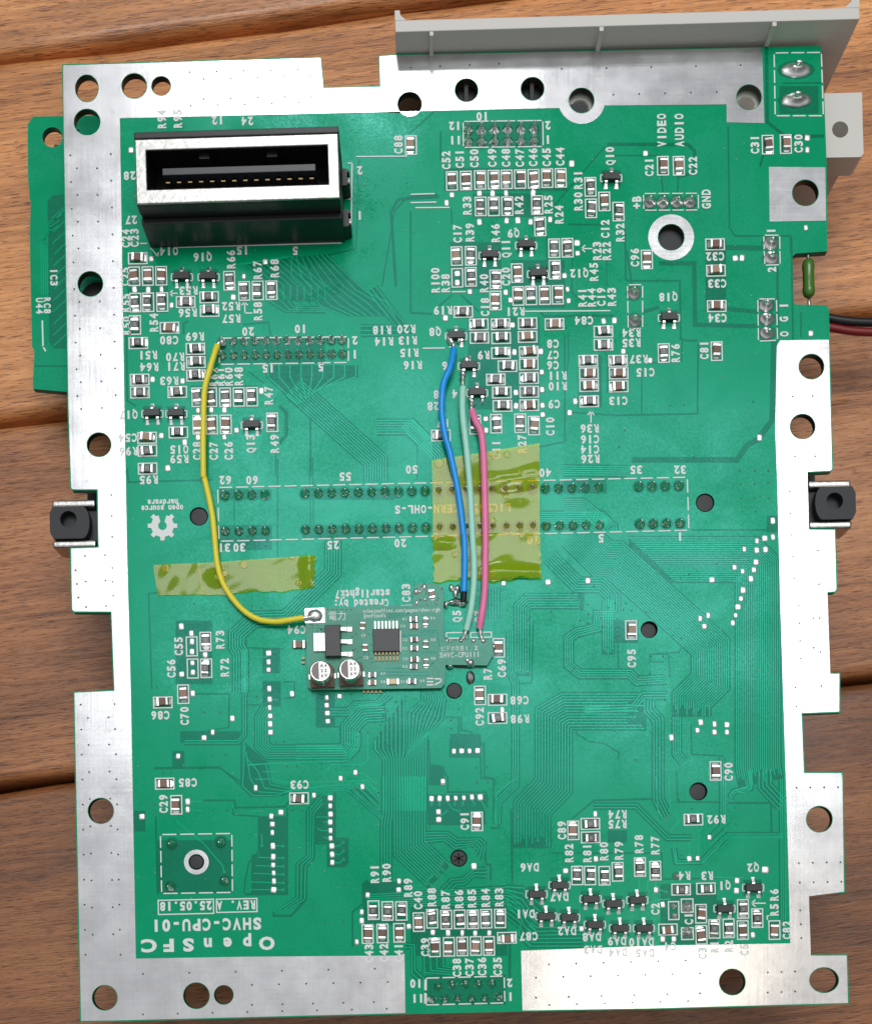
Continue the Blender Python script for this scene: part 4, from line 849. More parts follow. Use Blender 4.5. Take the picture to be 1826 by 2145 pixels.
PADS = {
 '1': '310,248 1083,395 995,570 478,638 320,1258 570,1272 1230,1355 700,1520 810,1515 920,1515 1022,1685 392,1730 588,1785 920,1745 700,1745 443,2005 1262,272 168,505 283,508 395,505',
 '2': '1348,450 575,940 803,930 897,925 1003,940 1167,918 1393,1115 1397,1203 1287,1390 1313,1505 1322,1600 795,1530 835,1595 495,1525 290,1745 300,780 345,715 575,700 685,700 798,700 1025,695 1615,1770 1705,1765',
 '3': '868,550 1090,545 880,888 1100,865 882,1000 1103,997 628,1110 632,1205 1105,1075 1097,718 1330,1058 1377,962 852,323', '4': '375,768 1230,1310 1078,182 1120,180 1552,655 543,825',
 'B': '1530,497 1530,540 948,552 1525,820', '5': '420,1057 483,1100 487,1152 487,1215 570,1235 490,1287 493,1345 422,1357 335,62 492,1478 968,1225 968,1280 968,1330 972,1448 975,1515 975,1568 978,1620 977,1670 980,1722 1115,1480 1333,1503 1333,1552 1337,1602 1340,1653 1413,1495 740,1635 617,1722 563,1757 400,1872 1513,1975 1420,2012',
 '8': '887,272 1557,265 1253,318 460,358 460,408 173,452 1045,425 985,450 992,500 992,553 995,637 997,705 997,757 1000,807 1002,858 1000,912 1355,335 1355,385 1357,437 1355,487 1357,540 1357,588 1365,637 1367,690 1368,740 1590,945 1553,1052 1553,1107 1522,1240',
 '9': '655,185 722,183 790,182 857,180 925,178 993,172 1062,172 750,40 713,295 715,360 383,875 380,948 465,1255 665,1305 793,1310 912,1310 1020,1312 1138,1310 1010,750', '6': '1322,1575 1387,1573 1453,1573 1520,1570 1230,1830',
 'a': '745,313 750,690 497,790 1310,1072 1310,1362 1403,1362 630,1275 1532,688 1602,685 1700,508 1253,950', 'b': '632,872 628,955 765,1327',
 '7': '163,245 442,238 693,230 1217,1215 155,1042', 'c': '932,283 933,420 865,430 798,453 692,522 797,530 870,525 790,630 610,675 678,708 773,695 748,770 422,778 682,865 665,937 640,1005 620,1077 597,1140 390,1077 323,1103 358,1168 328,1972 300,2040 443,1988 548,1993 443,2055 548,2055',
 'C': '172,297'}
for t, s in PADS.items():
    for w_ in s.split():
        x, y = map(float, w_.split(',')); pad_at(T(t, x, y))
pad_at(T('b', 868, 780), 15, 15)
# header joints
for k in range(35):
    if k in (4, 5, 29, 30): continue
    joint(471.7 + 27.91 * k, 1038 - .588 * k, JM, .9); joint(472.7 + 27.96 * k, 1113.5 - .494 * k, JM, .9)
for k in range(12):
    joint(466 + 22.8 * k, 718 - 2 + .3 * k * -1 + .5, JM, .80); joint(467 + 22.8 * k, 746 - .35 * k, JM, .80)
for k in range(6):
    joint(*T('2', 480 + 110 * k, 175 - 2 * k), JM, 1.0, 1.0, 1.0); joint(*T('2', 482 + 110 * k, 272 - 2 * k), JM, 1.0)
for x, y in ((712, 1755), (828, 1740), (940, 1735), (1048, 1735), (1160, 1730), (655, 1865), (765, 1860), (873, 1855), (990, 1855), (1100, 1850), (1215, 1845)): joint(*T('9', x, y), JM, .88)
for x in (962, 1010, 1060, 1107): joint(*T('B', x, 730), JB, 1.1)
for x, y in ((440, 395), (447, 570)): joint(*T('4', x, y + 6), JB, 1.15)
for x, y in ((1300, 90), (1303, 180), (1270, 480), (1275, 566), (1275, 655)): joint(*T('4', x, y), JB, 1.0, 1.35, 1.15)
for x, y in ((1490, 252), (1490, 362)): joint(*T('B', x, y), JB, 1.25, 2.1, 1.05)
for x, y in ((362, 628), (668, 616), (355, 890), (692, 853)): joint(*T('8', x, y), JM, 1.05)
for x, y, s in ((1515, 1090, 1.0), (1515, 1305, 1.0), (1400, 1082, .55), (1405, 1167, .55), (1420, 832, .6)): joint(*T('a', x, y), JB, s)

# dark pegs and posts of the parts underneath, seen through their holes
PEG = [(417, 1081.7, 19.5, 'blackmat', -.2), (1476, 1053, 19.5, 'blackmat', -.2), (1359, 1319, 18, 'blackmat', -.9), (1462, 1657.7, 19, 'blackmat', -.7), (951, 1447, 17, 'blackmat', .1), (960.7, 1797.7, 18, 'blackmat', -.4), (411.7, 1805.7, 16, 'blackmat', .05),
       (976.8, 189, 24, 'blackmat', -3.0), (1115, 186, 24, 'blackmat', -3.0), (858, 218, 25, 'blackmat', -6), (189.8, 594.7, 26, 'blackmat', -5.0)]
for i, (px, py, r, m_, zt) in enumerate(PEG):
    x, y, _ = P(px, py); b = MB(); rr = r / S * .96 if zt > -2 else r / S * 1.3
    b.lathe([(rr, -9), (rr, zt - .18), (rr - .16, zt), (rr * .5, zt + .03)], 28)
    if zt < -2 and i in (7, 8): b.box(-.35, .35, -rr, rr, zt, zt + 1.6)
    o = b.obj('locating_peg', m_, board, (x + BO[0], y + BO[1], 0), smooth=40)
    if i == 5:
        for k in range(3):
            a = k * math.pi / 3
            MB().box(-.12, .12, -1.0, 1.0, zt + .03, zt + .12).obj('star_recess', 'dark', o, (0, 0, 0), a)
# white plastic bosses below three of the screw holes
for px, py in ((1405, 497), (1567.8, 203.6), (1217.6, 210.5)):
    x, y, _ = P(px, py); b = MB()
    b.lathe([(3.4, -11), (3.4, -2.6), (3.2, -2.4), (1.75, -2.4), (1.6, -2.7), (1.5, -11)], 28, cap=False)
    b.obj('screw_boss', 'boss', board, (x + BO[0], y + BO[1], 0), smooth=40)

# the cartridge slot the board stands on, under the two long pin rows
MB().box(-70, 70, -9, 9, -25.2, -9.5).obj('cartridge_slot', 'blackmat', board, Vector(P(946, 1072, -9)) + Vector(BO) + Vector((0, 0, 9)), TH)
for px, py, w_, h_, d_ in ((1060, 300, 30, 16, 18), (1330, 330, 16, 14, 14), (590, 1500, 34, 24, 4), (1200, 1500, 30, 30, 4), (700, 1850, 22, 30, 4), (1480, 560, 20, 24, 16)):
    x, y, _ = P(px, py)
    MB().box(-w_ / 2, w_ / 2, -h_ / 2, h_ / 2, -1.6 - d_, -1.62).obj('underside_component', 'blackmat', board, (x + BO[0], y + BO[1], 0), TH)

# ------------------------------------------------------------------ the expansion connector
cx_, cy_, _ = P(517, 440)
con = empty('expansion_connector', Vector((cx_, cy_, 0)) + Vector(BO), TH + math.radians(.55), parent=board)
LX, FY, LZ, TZc = 18.0, -6.55, 8.1, 12.6       # half length, front face, ledge and rim heights
b = MB()
b.box(-LX, LX, FY, FY + 1.0, 0.05, LZ); b.box(-LX, LX, FY + 1.0, 7.1, .05, 3.6)                      # front skirt, floor block
b.box(-LX, LX, 6.0, 7.1, 3.6, TZc + .05); b.box(-LX, LX, 5.2, 6.0, 3.6, 11.6)
b.box(-LX + .2, LX - .2, FY + 1.0, FY + 1.9, 3.6, 12.0); b.box(-LX + .2, -LX + 2.0, FY + 1.9, 5.2, 3.6, 12.0); b.box(LX - 2.0, LX - .2, FY + 1.9, 5.2, 3.6, 12.0)
bevel(b.obj('shroud', 'black', con), .12)
def rframe(x0, x1, y0, y1, X0, X1, Y0, Y1, z0, z1):
    b = MB(); o_ = [(x0, y0), (x1, y0), (x1, y1), (x0, y1)]; i_ = [(X0, Y0), (X1, Y0), (X1, Y1), (X0, Y1)]
    for z in (z0, z1): b.v += [(*p, z) for p in o_] + [(*p, z) for p in i_]
    for k in range(4):
        j = (k + 1) % 4
        b.f += [(8 + k, 8 + j, 12 + j, 12 + k), (k + 4, j + 4, j, k), (k, j, 8 + j, 8 + k), (4 + j, 4 + k, 12 + k, 12 + j)]; b.mi += [0] * 4
    return b
bevel(rframe(-LX + .1, LX - .1, FY + 1.05, 5.9, -LX + 2.1, LX - 2.1, FY + 3.6, 3.9, 12.02, 12.62).obj('metal_frame', 'steel', con), .22, 3)
b = MB(); b.box(-LX + .1, LX - .1, FY + 1.02, FY + 1.3, 9.2, 12.1); b.obj('frame_skirt', 'black', con)
bevel(MB().box(-LX + 4.4, LX - 4.4, .85, 2.1, 3.6, 10.2).obj('tongue', 'tongue', con), .1)
for k in range(14):
    x = -LX + 5.2 + (2 * LX - 10.4) * k / 13
    b = MB(); b.box(-.36, .36, .15, .45, 3.6, 9.3); b.box(-.36, .36, -.08, .45, 9.0, 9.3); b.obj('contact', 'gold', con, (x, 0, 0))
for x in (-6.0, 6.0):
    MB().box(-.9, .9, 3.2, 5.2, 3.6, 10.8).obj('key_rib', 'black', con, (x, 0, 0))
for y in (2.9, -4.6):
    b = MB(); b.box(0, .9, -1.5, 1.5, .1, 4.6); b.box(.9, 1.35, -1.2, -.9, .1, 4.6); b.box(.9, 1.35, .9, 1.2, .1, 4.6)
    b.obj('side_latch', 'black', con, (LX + .02, y, 0))
    MB().box(0, .35, -.7, .7, .1, 3.2).obj('solder_tab', 'steel', con, (LX + 1.0, y, 0))

# axial inductor bridging the notch in the right edge
ix, iy, _ = P(1692.4, 583, -1.0)
ind = empty('axial_inductor', Vector((ix, iy, -1.0)) + Vector(BO), TH, parent=board)
pr = [(.05, -3.55), (.55, -3.5), (.95, -3.15), (1.14, -2.5), (1.16, -1.9), (1.06, -1.4), (1.06, 1.4), (1.16, 1.9), (1.14, 2.5), (.95, 3.15), (.55, 3.5), (.05, 3.55)]
b = MB(); b.lathe(pr, 24); o = b.obj('body', 'lacq', ind, smooth=1); o.rotation_euler = (math.pi / 2, 0, 0)
for s in (-1, 1):
    MB().tube([(0, 3.4 * s, 0), (0, 4.6 * s, 0), (0, 5.4 * s, -.1), (0, 5.9 * s, -.5), (0, 6.0 * s, -1.2)], .3, 10).obj('lead', 'steel', ind, smooth=1)

def punch(mb):
    """cut the board's holes out of a flat sheet of convex faces"""
    hs = []
    for h in HOLES:
        c = [P(*q)[:2] for q in h[::2]]; c = c[::-1] if sum(a[0] * b[1] - a[1] * b[0] for a, b in zip(c, c[1:] + c[:1])) < 0 else c
        xs = [q[0] for q in c]; ys = [q[1] for q in c]; hs.append((c, min(xs), max(xs), min(ys), max(ys)))
    def split(poly, a, b):
        i_, o_ = [], []
        sd = [(b[0] - a[0]) * (q[1] - a[1]) - (b[1] - a[1]) * (q[0] - a[0]) for q in poly]
        for k in range(len(poly)):
            p, q, s, t = poly[k - 1], poly[k], sd[k - 1], sd[k]
            if s * t < 0:
                f = s / (s - t); m_ = tuple(p[j] + (q[j] - p[j]) * f for j in range(3)); i_.append(m_); o_.append(m_)
            (i_ if t >= 0 else o_).append(q)
        return i_, o_
    out = MB()
    for f in mb.f:
        polys = [[mb.v[i] for i in f]]
        for c, x0, x1, y0, y1 in hs:
            nxt = []
            for p in polys:
                if max(q[0] for q in p) < x0 or min(q[0] for q in p) > x1 or max(q[1] for q in p) < y0 or min(q[1] for q in p) > y1: nxt.append(p); continue
                rest = p
                for a, b in zip(c, c[1:] + c[:1]):
                    rest, o_ = split(rest, a, b)
                    if len(o_) > 2: nxt.append(o_)
                    if len(rest) < 3: break
            polys = nxt
        for p in polys: out.add(p, [tuple(range(len(p)))])
    return out
# dust
dust = MB(); q = random.Random(5)
for k in range(420):
    x, y = q.uniform(270, 1630), q.uniform(255, 1990); r_ = q.choice((.035, .05, .05, .08)); px_, py_, _ = P(x, y); a0 = q.uniform(0, 6)
    dust.add([(px_ + r_ * math.cos(a0 + a) * (1.6 if a > 3 else 1), py_ + r_ * math.sin(a0 + a), .1 + q.random() * .04) for a in (0, 1.3, 2.6, 3.9, 5.2)], [tuple(range(5))])
clear, trace = punch(clear), punch(trace)
on_board(link('legend_print', silk.mesh('legend_print', 'silk'), None))['kind'] = 'stuff'
for nm, mb_, m_ in (('mask_clearances', clear, 'bare'), ('copper_traces', trace, 'trace'), ('via_holes', viam, 'hole'), ('dust_specks', dust, 'speck')):
    o = on_board(link(nm, mb_.mesh(nm, m_), None)); o['kind'] = 'stuff'

# ------------------------------------------------------------------ the piggyback board
MZ = 1.25                       # its upper face
mx_, my_, _ = P(*T('6', 640, 720), MZ)
mod = empty('piggyback_board', (mx_, my_, 0), 0, 'small dark green add-on board with two round cans soldered onto the big board', 'circuit board')
def mp(x, y, z=MZ):
    p = W('6', x, y, z); return Vector((p[0] - mx_, p[1] - my_, p[2]))
outl = [(78, 375), (980, 352), (978, 215), (1012, 168), (1150, 172), (1235, 200), (1236, 620), (1262, 648), (1640, 640), (1655, 760), (1600, 855), (1252, 850), (1245, 1010), (1215, 1045), (130, 1062), (98, 1035)]
pl = plate('laminate', TL('6', outl), [], MZ - .85, MZ, ['modmask', 'rim']); pl.parent = mod; pl.location -= Vector((mx_, my_, 0))
msilk = MB()
def mtext(body, x, y, h, adv, rot=0):
    n0 = len(msilk.v); text(body, T('6', x, y), rot, h, adv, msilk, MZ + .03, .012, MZ)
mtext('電力', 345, 440, 15, 1.25); mtext('mikejmoffitt.com/pages/shvc-rgb', 885, 392, 8.2, .635); mtext('@moftsoft', 660, 437, 8.2, .64); mtext('SHVC-CPUIII', 1370, 765, 11, .70); mtext('ビデオ改善1.2', 1370, 712, 8.5, 1.15)
for s, x, y in (('C9', 565, 605), ('C4', 895, 525), ('R1', 912, 466), ('C3', 585, 790), ('C2', 912, 640), ('R2', 912, 712), ('C3', 912, 800), ('R3', 912, 865), ('R4', 1145, 458), ('R5', 1150, 640), ('R6', 1150, 795), ('R7', 730, 925), ('R8', 730, 992), ('D1', 895, 990), ('R9', 1058, 985)): mtext(s, x, y, 6, .85)
def mseg(a, b, w):
    p, q = mp(*a), mp(*b); d = (q - p).normalized(); nn = Vector((-d.y, d.x, 0)) * (w / S / 2); up = Vector((0, 0, .03))
    msilk.quad(*[tuple(v + up + Vector((mx_, my_, 0))) for v in (p - nn, q - nn, q + nn, p + nn)])
for a, b in (((1095, 965), (1150, 965)), ((1095, 992), (1150, 992)), ((1095, 1018), (1150, 1018)), ((1160, 968), (1215, 968)), ((1215, 968), (1215, 990)), ((1215, 990), (1160, 1018)), ((875, 565), (875, 740)),
             ((75, 385), (240, 375)), ((75, 385), (80, 500)), ((240, 375), (242, 500))): mseg(a, b, 3)
o = link('legend_print', msilk.mesh('legend_print', 'silk'), None, mod, (-mx_, -my_, 0)); o['kind'] = 'stuff'
mtr = MB()
for a, b in (((880, 600), (1160, 600)), ((880, 615), (930, 615)), ((760, 880), (930, 880)), ((690, 910), (1110, 912)), ((690, 940), (1110, 940)), ((1040, 560), (1180, 560)), ((1040, 745), (1180, 745)), ((1030, 575), (1160, 575)), ((760, 440), (940, 432)), ((760, 455), (900, 450)), ((780, 425), (1000, 415)), ((1100, 880), (1180, 800)), ((1180, 560), (1200, 700))):
    p, q = mp(*a), mp(*b); d = (q - p).normalized(); nn = Vector((-d.y, d.x, 0)) * .09; up = Vector((0, 0, .015))
    mtr.quad(*[tuple(v + up) for v in (p - nn, q - nn, q + nn, p + nn)])
vh = []
o = link('copper_traces', mtr.mesh('copper_traces', 'bare'), None, mod); o['kind'] = 'stuff'
mv = MB()
for k in range(60):
    x, y = (265 + 40 * (k % 6), 388) if k < 6 else (rnd.choice([(rnd.uniform(100, 230), rnd.uniform(510, 580)), (rnd.uniform(470, 640), rnd.uniform(520, 860)), (rnd.uniform(890, 1230), rnd.uniform(380, 1000)), (rnd.uniform(1020, 1230), rnd.uniform(200, 350))]))
    p = mp(x, y); mv.add([(p.x + .13 * math.cos(a), p.y + .13 * math.sin(a), MZ + .02) for a in [i * math.pi / 3 for i in range(6)]], [tuple(range(6))])
o = link('via_holes', mv.mesh('via_holes', 'hole'), None, mod); o['kind'] = 'stuff'
# regulator
p = mp(312, 662)
reg = empty('voltage_regulator', p, TH, parent=mod)
b = MB(); b.hexa([(-1.5, -3.0, .1), (1.5, -3.0, .1), (1.5, 3.0, .1), (-1.5, 3.0, .1)], [(-1.36, -2.85, 1.55), (1.36, -2.85, 1.55), (1.36, 2.85, 1.55), (-1.36, 2.85, 1.55)]); bevel(b.obj('body', 'epoxy', reg), .06)
b = MB(); b.box(-3.6, -1.45, -1.7, 1.7, .05, .5); b.box(-2.9, -2.75, -1.7, 1.7, .5, .62); b.box(-2.2, -2.05, -1.7, 1.7, .5, .62); bevel(b.obj('heat_tab', 'pad', reg), .08)
for y in (2.3, 0, -2.3):
    b = MB(); b.box(1.4, 2.3, -.42, .42, .25, .62, tx=.05, ty=.05); b.box(2.5, 3.7, -.55, .55, .02, .30, tx=.15, ty=.1); b.box(2.2, 2.6, -.42, .42, .1, .5); bevel(b.obj('lead', 'pad', reg, (0, y, 0)), .06)
# two electrolytic cans
for x, y in ((222, 950), (462, 935)):
    p = mp(x, y); e = empty('electrolytic_capacitor', p, TH + .02, parent=mod)
    b = MB(); q = 2.18; b.hexa([(-q, -q, .05), (q, -q, .05), (q, q - .7, .05), (q - .7, q, .05), (-q + .7, q, .05), (-q, q - .7, .05)], [(-q, -q, 1.0), (q, -q, 1.0), (q, q - .7, 1.0), (q - .7, q, 1.0), (-q + .7, q, 1.0), (-q, q - .7, 1.0)]); bevel(b.obj('base', 'canbase', e), .08)
    b = MB(); r = 1.93; b.lathe([(r, 1.0), (r, 1.5), (r * .95, 1.7), (r * .95, 1.85), (r, 2.05), (r, 4.75), (r - .06, 4.92), (r - .18, 5.0), (r - .25, 4.99)], 40); b.obj('can', 'alu', e, smooth=35)
    zt = 5.0; b = MB(); n = 24
    arc = [(1.66 * math.cos(math.radians(a)), 1.66 * math.sin(math.radians(a))) for a in np.linspace(100, 260, n)]
    b.add([(x_, y_, zt + .012) for x_, y_ in arc], [tuple(range(n))]); b.obj('negative_mark', 'canmark', e)
    arc = [(1.66 * math.cos(math.radians(a)), 1.66 * math.sin(math.radians(a))) for a in np.linspace(-100, 100, n)]
    b = MB(); b.add([(x_, y_, zt + .012) for x_, y_ in arc], [tuple(range(n))]); b.obj('top_face', 'cantop', e)
    tm = MB()
    for k, s in enumerate(('A4', '22', '6V')):
        for i, ch in enumerate(s):
            v, f, x0, x1 = glyph(ch); sc_ = .82
            tm.add([((vx - (x0 + x1) / 2) * sc_ + .28 + .68 * i, (vy - .36) * sc_ + .95 - .9 * k, zt + .03) for vx, vy in v], f)
    tm.obj('value_print', 'canmark', e)
    for s in (-1, 1): bevel(MB().box(-.35 + 2.2 * s, .35 + 2.2 * s, -.5, .5, .03, .25).obj('lead', 'pad', e), .05)
# fourteen-lead chip
p = mp(757, 652); ic = empty('video_chip', p, TH, parent=mod)
b = MB(); b.hexa([(-2.45, -2.15, .15), (2.45, -2.15, .15), (2.45, 2.15, .15), (-2.45, 2.15, .15)], [(-2.4, -2.08, 1.0), (2.4, -2.08, 1.0), (2.4, 2.08, 1.0), (-2.4, 2.08, 1.0)]); bevel(b.obj('body', 'epoxy', ic), .06)
im = MB()
for k, s in enumerate(('THS7374', 'TI 29K', 'G4 ZC')): pass
for k in range(7):
    x = -2.0 + 4.0 * k / 6
    for s in (-1, 1):
        b = MB(); b.box(-.15, .15, 2.1, 2.5, .45, .62); b.box(-.15, .15, 2.4, 2.75, .1, .62, ty=.1); b.box(-.19, .19, 2.65, 3.75, .02, .22, tx=.04, ty=.1)
        b.obj('lead', 'pad' if s > 0 else 'gold', ic, (x, 0, 0), 0 if s > 0 else math.pi)
# small chips
for kd, x, y, ori, sz in (('c', 560, 525, 'v', .62), ('c', 583, 710, 'v', .6), ('r', 985, 475, 'h', .66), ('c', 988, 528, 'h', .66), ('r', 1082, 495, 'v', .62), ('c', 990, 645, 'h', .66), ('r', 990, 716, 'h', .66), ('r', 1088, 680, 'v', .62), ('c', 990, 806, 'h', .66), ('r', 990, 870, 'h', .66), ('r', 1092, 835, 'v', .62),
                          ('r', 640, 935, 'h', .66), ('c', 642, 1003, 'h', .66), ('r', 972, 994, 'h', .66), ('c', 1138, 262, 'v', .72)):
    chip(kd, '6', x, y, ori, False, parent=mod, z=MZ, size=sz)
p = mp(812, 994); led = empty('indicator_led', p, TH, parent=mod)
bevel(MB().box(-.65, .65, -.5, .5, .03, .6).obj('lens', 'led', led), .08)
for s in (-1, 1): bevel(MB().box(-.22 + .9 * s, .22 + .9 * s, -.55, .55, .02, .4).obj('terminal', 'solder', led), .06)
# solder along its edges
def blob(name, pos, r, parent, m='solder', sx=1., sy=1., h=.8, seed=0):
    q = random.Random(seed); b = MB(); b.lathe([(r, 0), (r * .96, h * .3), (r * .72, h * .72), (r * .34, h * .95), (.05, h)], 14, jit=.10, rnd=q)
    o = b.obj(name, m, parent, pos, TH, smooth=1); o.scale = (sx, sy, 1); return o
p = mp(157, 437, MZ); MB().box(-1.75, 1.75, -1.35, 1.35, .005, .05).obj('wire_pad', 'solder', mod, p, TH)
blob('solder_joint', mp(160, 440), 1.25, mod, 'solder', 1.2, .95, .9, 3)
for i, (x, y, r) in enumerate(((1300, 330, .7), (1350, 215, .75), (1405, 325, .8), (1060, 215, .55), (1080, 310, .55), (1290, 660, .6), (1380, 655, .65), (1485, 655, .55), (1565, 655, .6), (1460, 835, .75), (1290, 865, .5), (1040, 245, .5))):
    blob('solder_joint', mp(x, y, .05 if x > 1230 and y < 600 else MZ - .6), r, mod, 'solder' if i % 3 else 'dullsolder', rnd.uniform(.8, 1.5), rnd.uniform(.7, 1.1), .9, 50 + i)
for i, (x, y, r, z_) in enumerate(((1262, 655, .5, .2), (1335, 668, .62, .2), (1430, 662, .5, .2), (1525, 668, .6, .2), (1600, 655, .5, .2), (1640, 760, .5, .3), (1655, 700, .4, .3), (1480, 850, .6, .2), (1435, 815, .5, 1.1), (1300, 205, .55, .1), (1335, 250, .6, .1), (1255, 350, .55, .1), (1375, 340, .5, .1), (1005, 240, .5, 1.0), (1075, 200, .5, 1.1), (1010, 335, .5, .9))):
    blob('solder_joint', mp(x, y, z_), r, mod, 'solder', rnd.uniform(.8, 1.4), rnd.uniform(.8, 1.6), rnd.uniform(.5, .9), 90 + i)
blob('flux_blob', mp(1460, 960, 0), .9, mod, 'flux', .9, 1.4, .12, 5); blob('flux_blob', mp(1430, 855, 0), 1.2, mod, 'flux', 2.2, .5, .1, 6); blob('flux_blob', mp(1340, 330, 0), 1.2, mod, 'flux', 1.2, .7, .1, 7)
for k in range(5): MB().box(-.22, .22, -.5, .1, .2, .5).obj('castellation', 'gold', mod, mp(570 + 34 * k, 1066, 0), TH)
for k in range(2): MB().box(-.3, .3, -.22, .22, .2, .5).obj('castellation', 'gold', mod, mp(62, 800 + 36 * k, 0), TH)

# ------------------------------------------------------------------ amber tapes
def tape(name, corners, label, m, z=.16, nx=40, ny=30, wave=.12, seed=1, ragged=(0, 0, 0, 0), bumps=(), ramps=()):
    """film laid over the board; corners are photo pixels TL TR BR BL; bumps are (u, v, ru, rv, height)"""
    q = random.Random(seed); ph = [q.uniform(0, 6) for _ in range(8)]
    c = [Vector(P(*p)) for p in corners]; ctr = sum(c, Vector()) / 4; b = MB(); vs_ = []
    for lay in (0, .035):
        for j in range(ny + 1):
            for i in range(nx + 1):
                u, v = i / nx, j / ny
                uu = u; vv = v
                if i == 0: uu += ragged[3] * math.sin(v * 23 + ph[0]) * math.sin(v * 9 + 1)
                if i == nx: uu += ragged[1] * math.sin(v * 27 + ph[1]) * math.sin(v * 11)
                if j == 0: vv += ragged[0] * math.sin(u * 19 + ph[2])
                if j == ny: vv += ragged[2] * (math.sin(u * 12 + ph[3]) + .5 * math.sin(u * 37))
                p = c[0] * (1 - uu) * (1 - vv) + c[1] * uu * (1 - vv) + c[2] * uu * vv + c[3] * (1 - uu) * vv
                h = z + lay + wave * (.5 + .5 * math.sin(u * 9 + ph[4] + 3 * v) * math.sin(v * 7 + ph[5])) + wave * .12 * math.sin(u * 21 + v * 8 + ph[6])
                for bu, bv, ru, rv, bh in bumps: h += bh * math.exp(-((u - bu) / ru) ** 2 - ((v - bv) / rv) ** 2)
                for u0, u1, v0, v1, sl in ramps:
                    vs0 = v - (.10 * (1 - u))
                    if u0 < u < u1 and v0 < vs0 < v1: h += sl * (vs0 - v0)
                vs_.append((p.x - ctr.x, p.y - ctr.y, max(.12 + lay, h)))
    N = (nx + 1) * (ny + 1); f = []
    for j in range(ny):
        for i in range(nx):
            a = j * (nx + 1) + i; f.append((a, a + nx + 1, a + nx + 2, a + 1))
    b.add(vs_[N:], f)
    o = b.obj(name, m, None, (ctr.x, ctr.y, 0), smooth=1); o['label'] = label; o['category'] = 'tape'; return o
tape('adhesive_tape', [T('5', 245, 672), T('5', 535, 660), T('5', 562, 858), T('5', 274, 862)], 'short strip of amber tape, plain left end lapped by the longer bubbled strip', 'tape2', .15, 24, 18, .06, 3)
tape('adhesive_tape', [T('5', 522, 664), T('5', 1262, 612), T('5', 1252, 822), T('5', 556, 862)], 'long bubbled amber tape strip under the yellow wire', 'tape2', .24, 60, 20, .11, 5, (.0, .012, .03, 0), ((.14, .5, .05, .2, .45), (.95, .4, .05, .5, .5)))
tape('adhesive_tape', [T('W', 265, 275), T('W', 1580, 65), T('W', 1582, 1170), T('W', 275, 1190)], 'square amber tape under the blue, mint and pink wires, over the long pin rows', 'tape', .45, 44, 40, .20, 8, (0, 0, .01, 0), ((.35, .6, .12, .3, .4), (.75, .55, .2, .12, .4)), ((.5, .99, .20, .31, 1.6),))
tape('adhesive_tape', [T('W', 270, 1180), T('W', 1585, 1165), T('W', 1602, 1730), T('W', 285, 1745)], 'crumpled amber tape just above the add-on board, below the square tape', 'tape', .45, 50, 30, .26, 12, (.02, .008, .04, .012), ((.8, .85, .3, .12, .7), (.1, .2, .1, .1, .5)))

# ------------------------------------------------------------------ wires
def wire(label, pts, r, m, bare0=None, bare1=None, tip=None):
    """pts: (tile, x, y, z)"""
    w3 = [Vector(W(t, x, y, z)) for t, x, y, z in pts]; ctr = w3[0].copy(); ctr.z = 0
    e = empty('hookup_wire', ctr, 0, label, 'wire')
    cp = catmull([p - ctr for p in w3], 10)
    wob = [r * (1 + .025 * math.sin(i * .37) + .015 * math.sin(i * 1.1)) for i in range(len(cp))]
    MB().tube(cp, wob, 18).obj('insulation', m, e, smooth=50)
    if tip:      # burnt sleeve end
        q = catmull([Vector(W(t, x, y, z)) - ctr for t, x, y, z in bare1], 5); MB().tube(q, [r * (1.03 - .12 * i / len(q) + .05 * math.sin(i * 2.1)) for i in range(len(q))], 14).obj('scorched_end', tip, e, smooth=1)
    for bp_ in (bare0, bare1):
        if bp_:
            q = catmull([Vector(W(t, x, y, z)) - ctr for t, x, y, z in bp_], 5)
            MB().tube(q, [.34 + .05 * math.sin(i * 1.9) for i in range(len(q))], 10).obj('bare_end', 'solder', e, smooth=1)
            bl = blob('solder', q[-1] + Vector((0, 0, -.3)), .62, e, 'solder', 1, 1.15, .75, 9)
    return e
wire('yellow wire curving from the pin header down to the add-on board', [('1', 862, 975, 1.5), ('1', 838, 1045, 2.1), ('1', 800, 1170, 2.2), ('1', 758, 1330, 2.2), ('1', 748, 1480, 2.2), ('1', 745, 1640, 2.2), ('1', 743, 1800, 2.0), ('1', 746, 2060, 1.6), ('5', 562, 110, 1.4), ('5', 595, 250, 1.3), ('5', 617, 370, 1.2), ('5', 630, 500, 1.2), ('5', 646, 660, 1.25), ('5', 680, 780, 1.25), ('5', 745, 885, 1.2),
      ('5', 825, 968, 1.2), ('5', 915, 1015, 1.4), ('5', 1020, 1026, 1.7), ('5', 1110, 1014, 2.0), ('5', 1188, 1002, 2.1)], .53, 'yellow', [('1', 850, 985, 1.5), ('1', 880, 950, 1.3), ('1', 900, 945, 1.0)], [('5', 1170, 1004, 2.1), ('5', 1215, 1000, 2.0), ('5', 1240, 995, 1.7)])
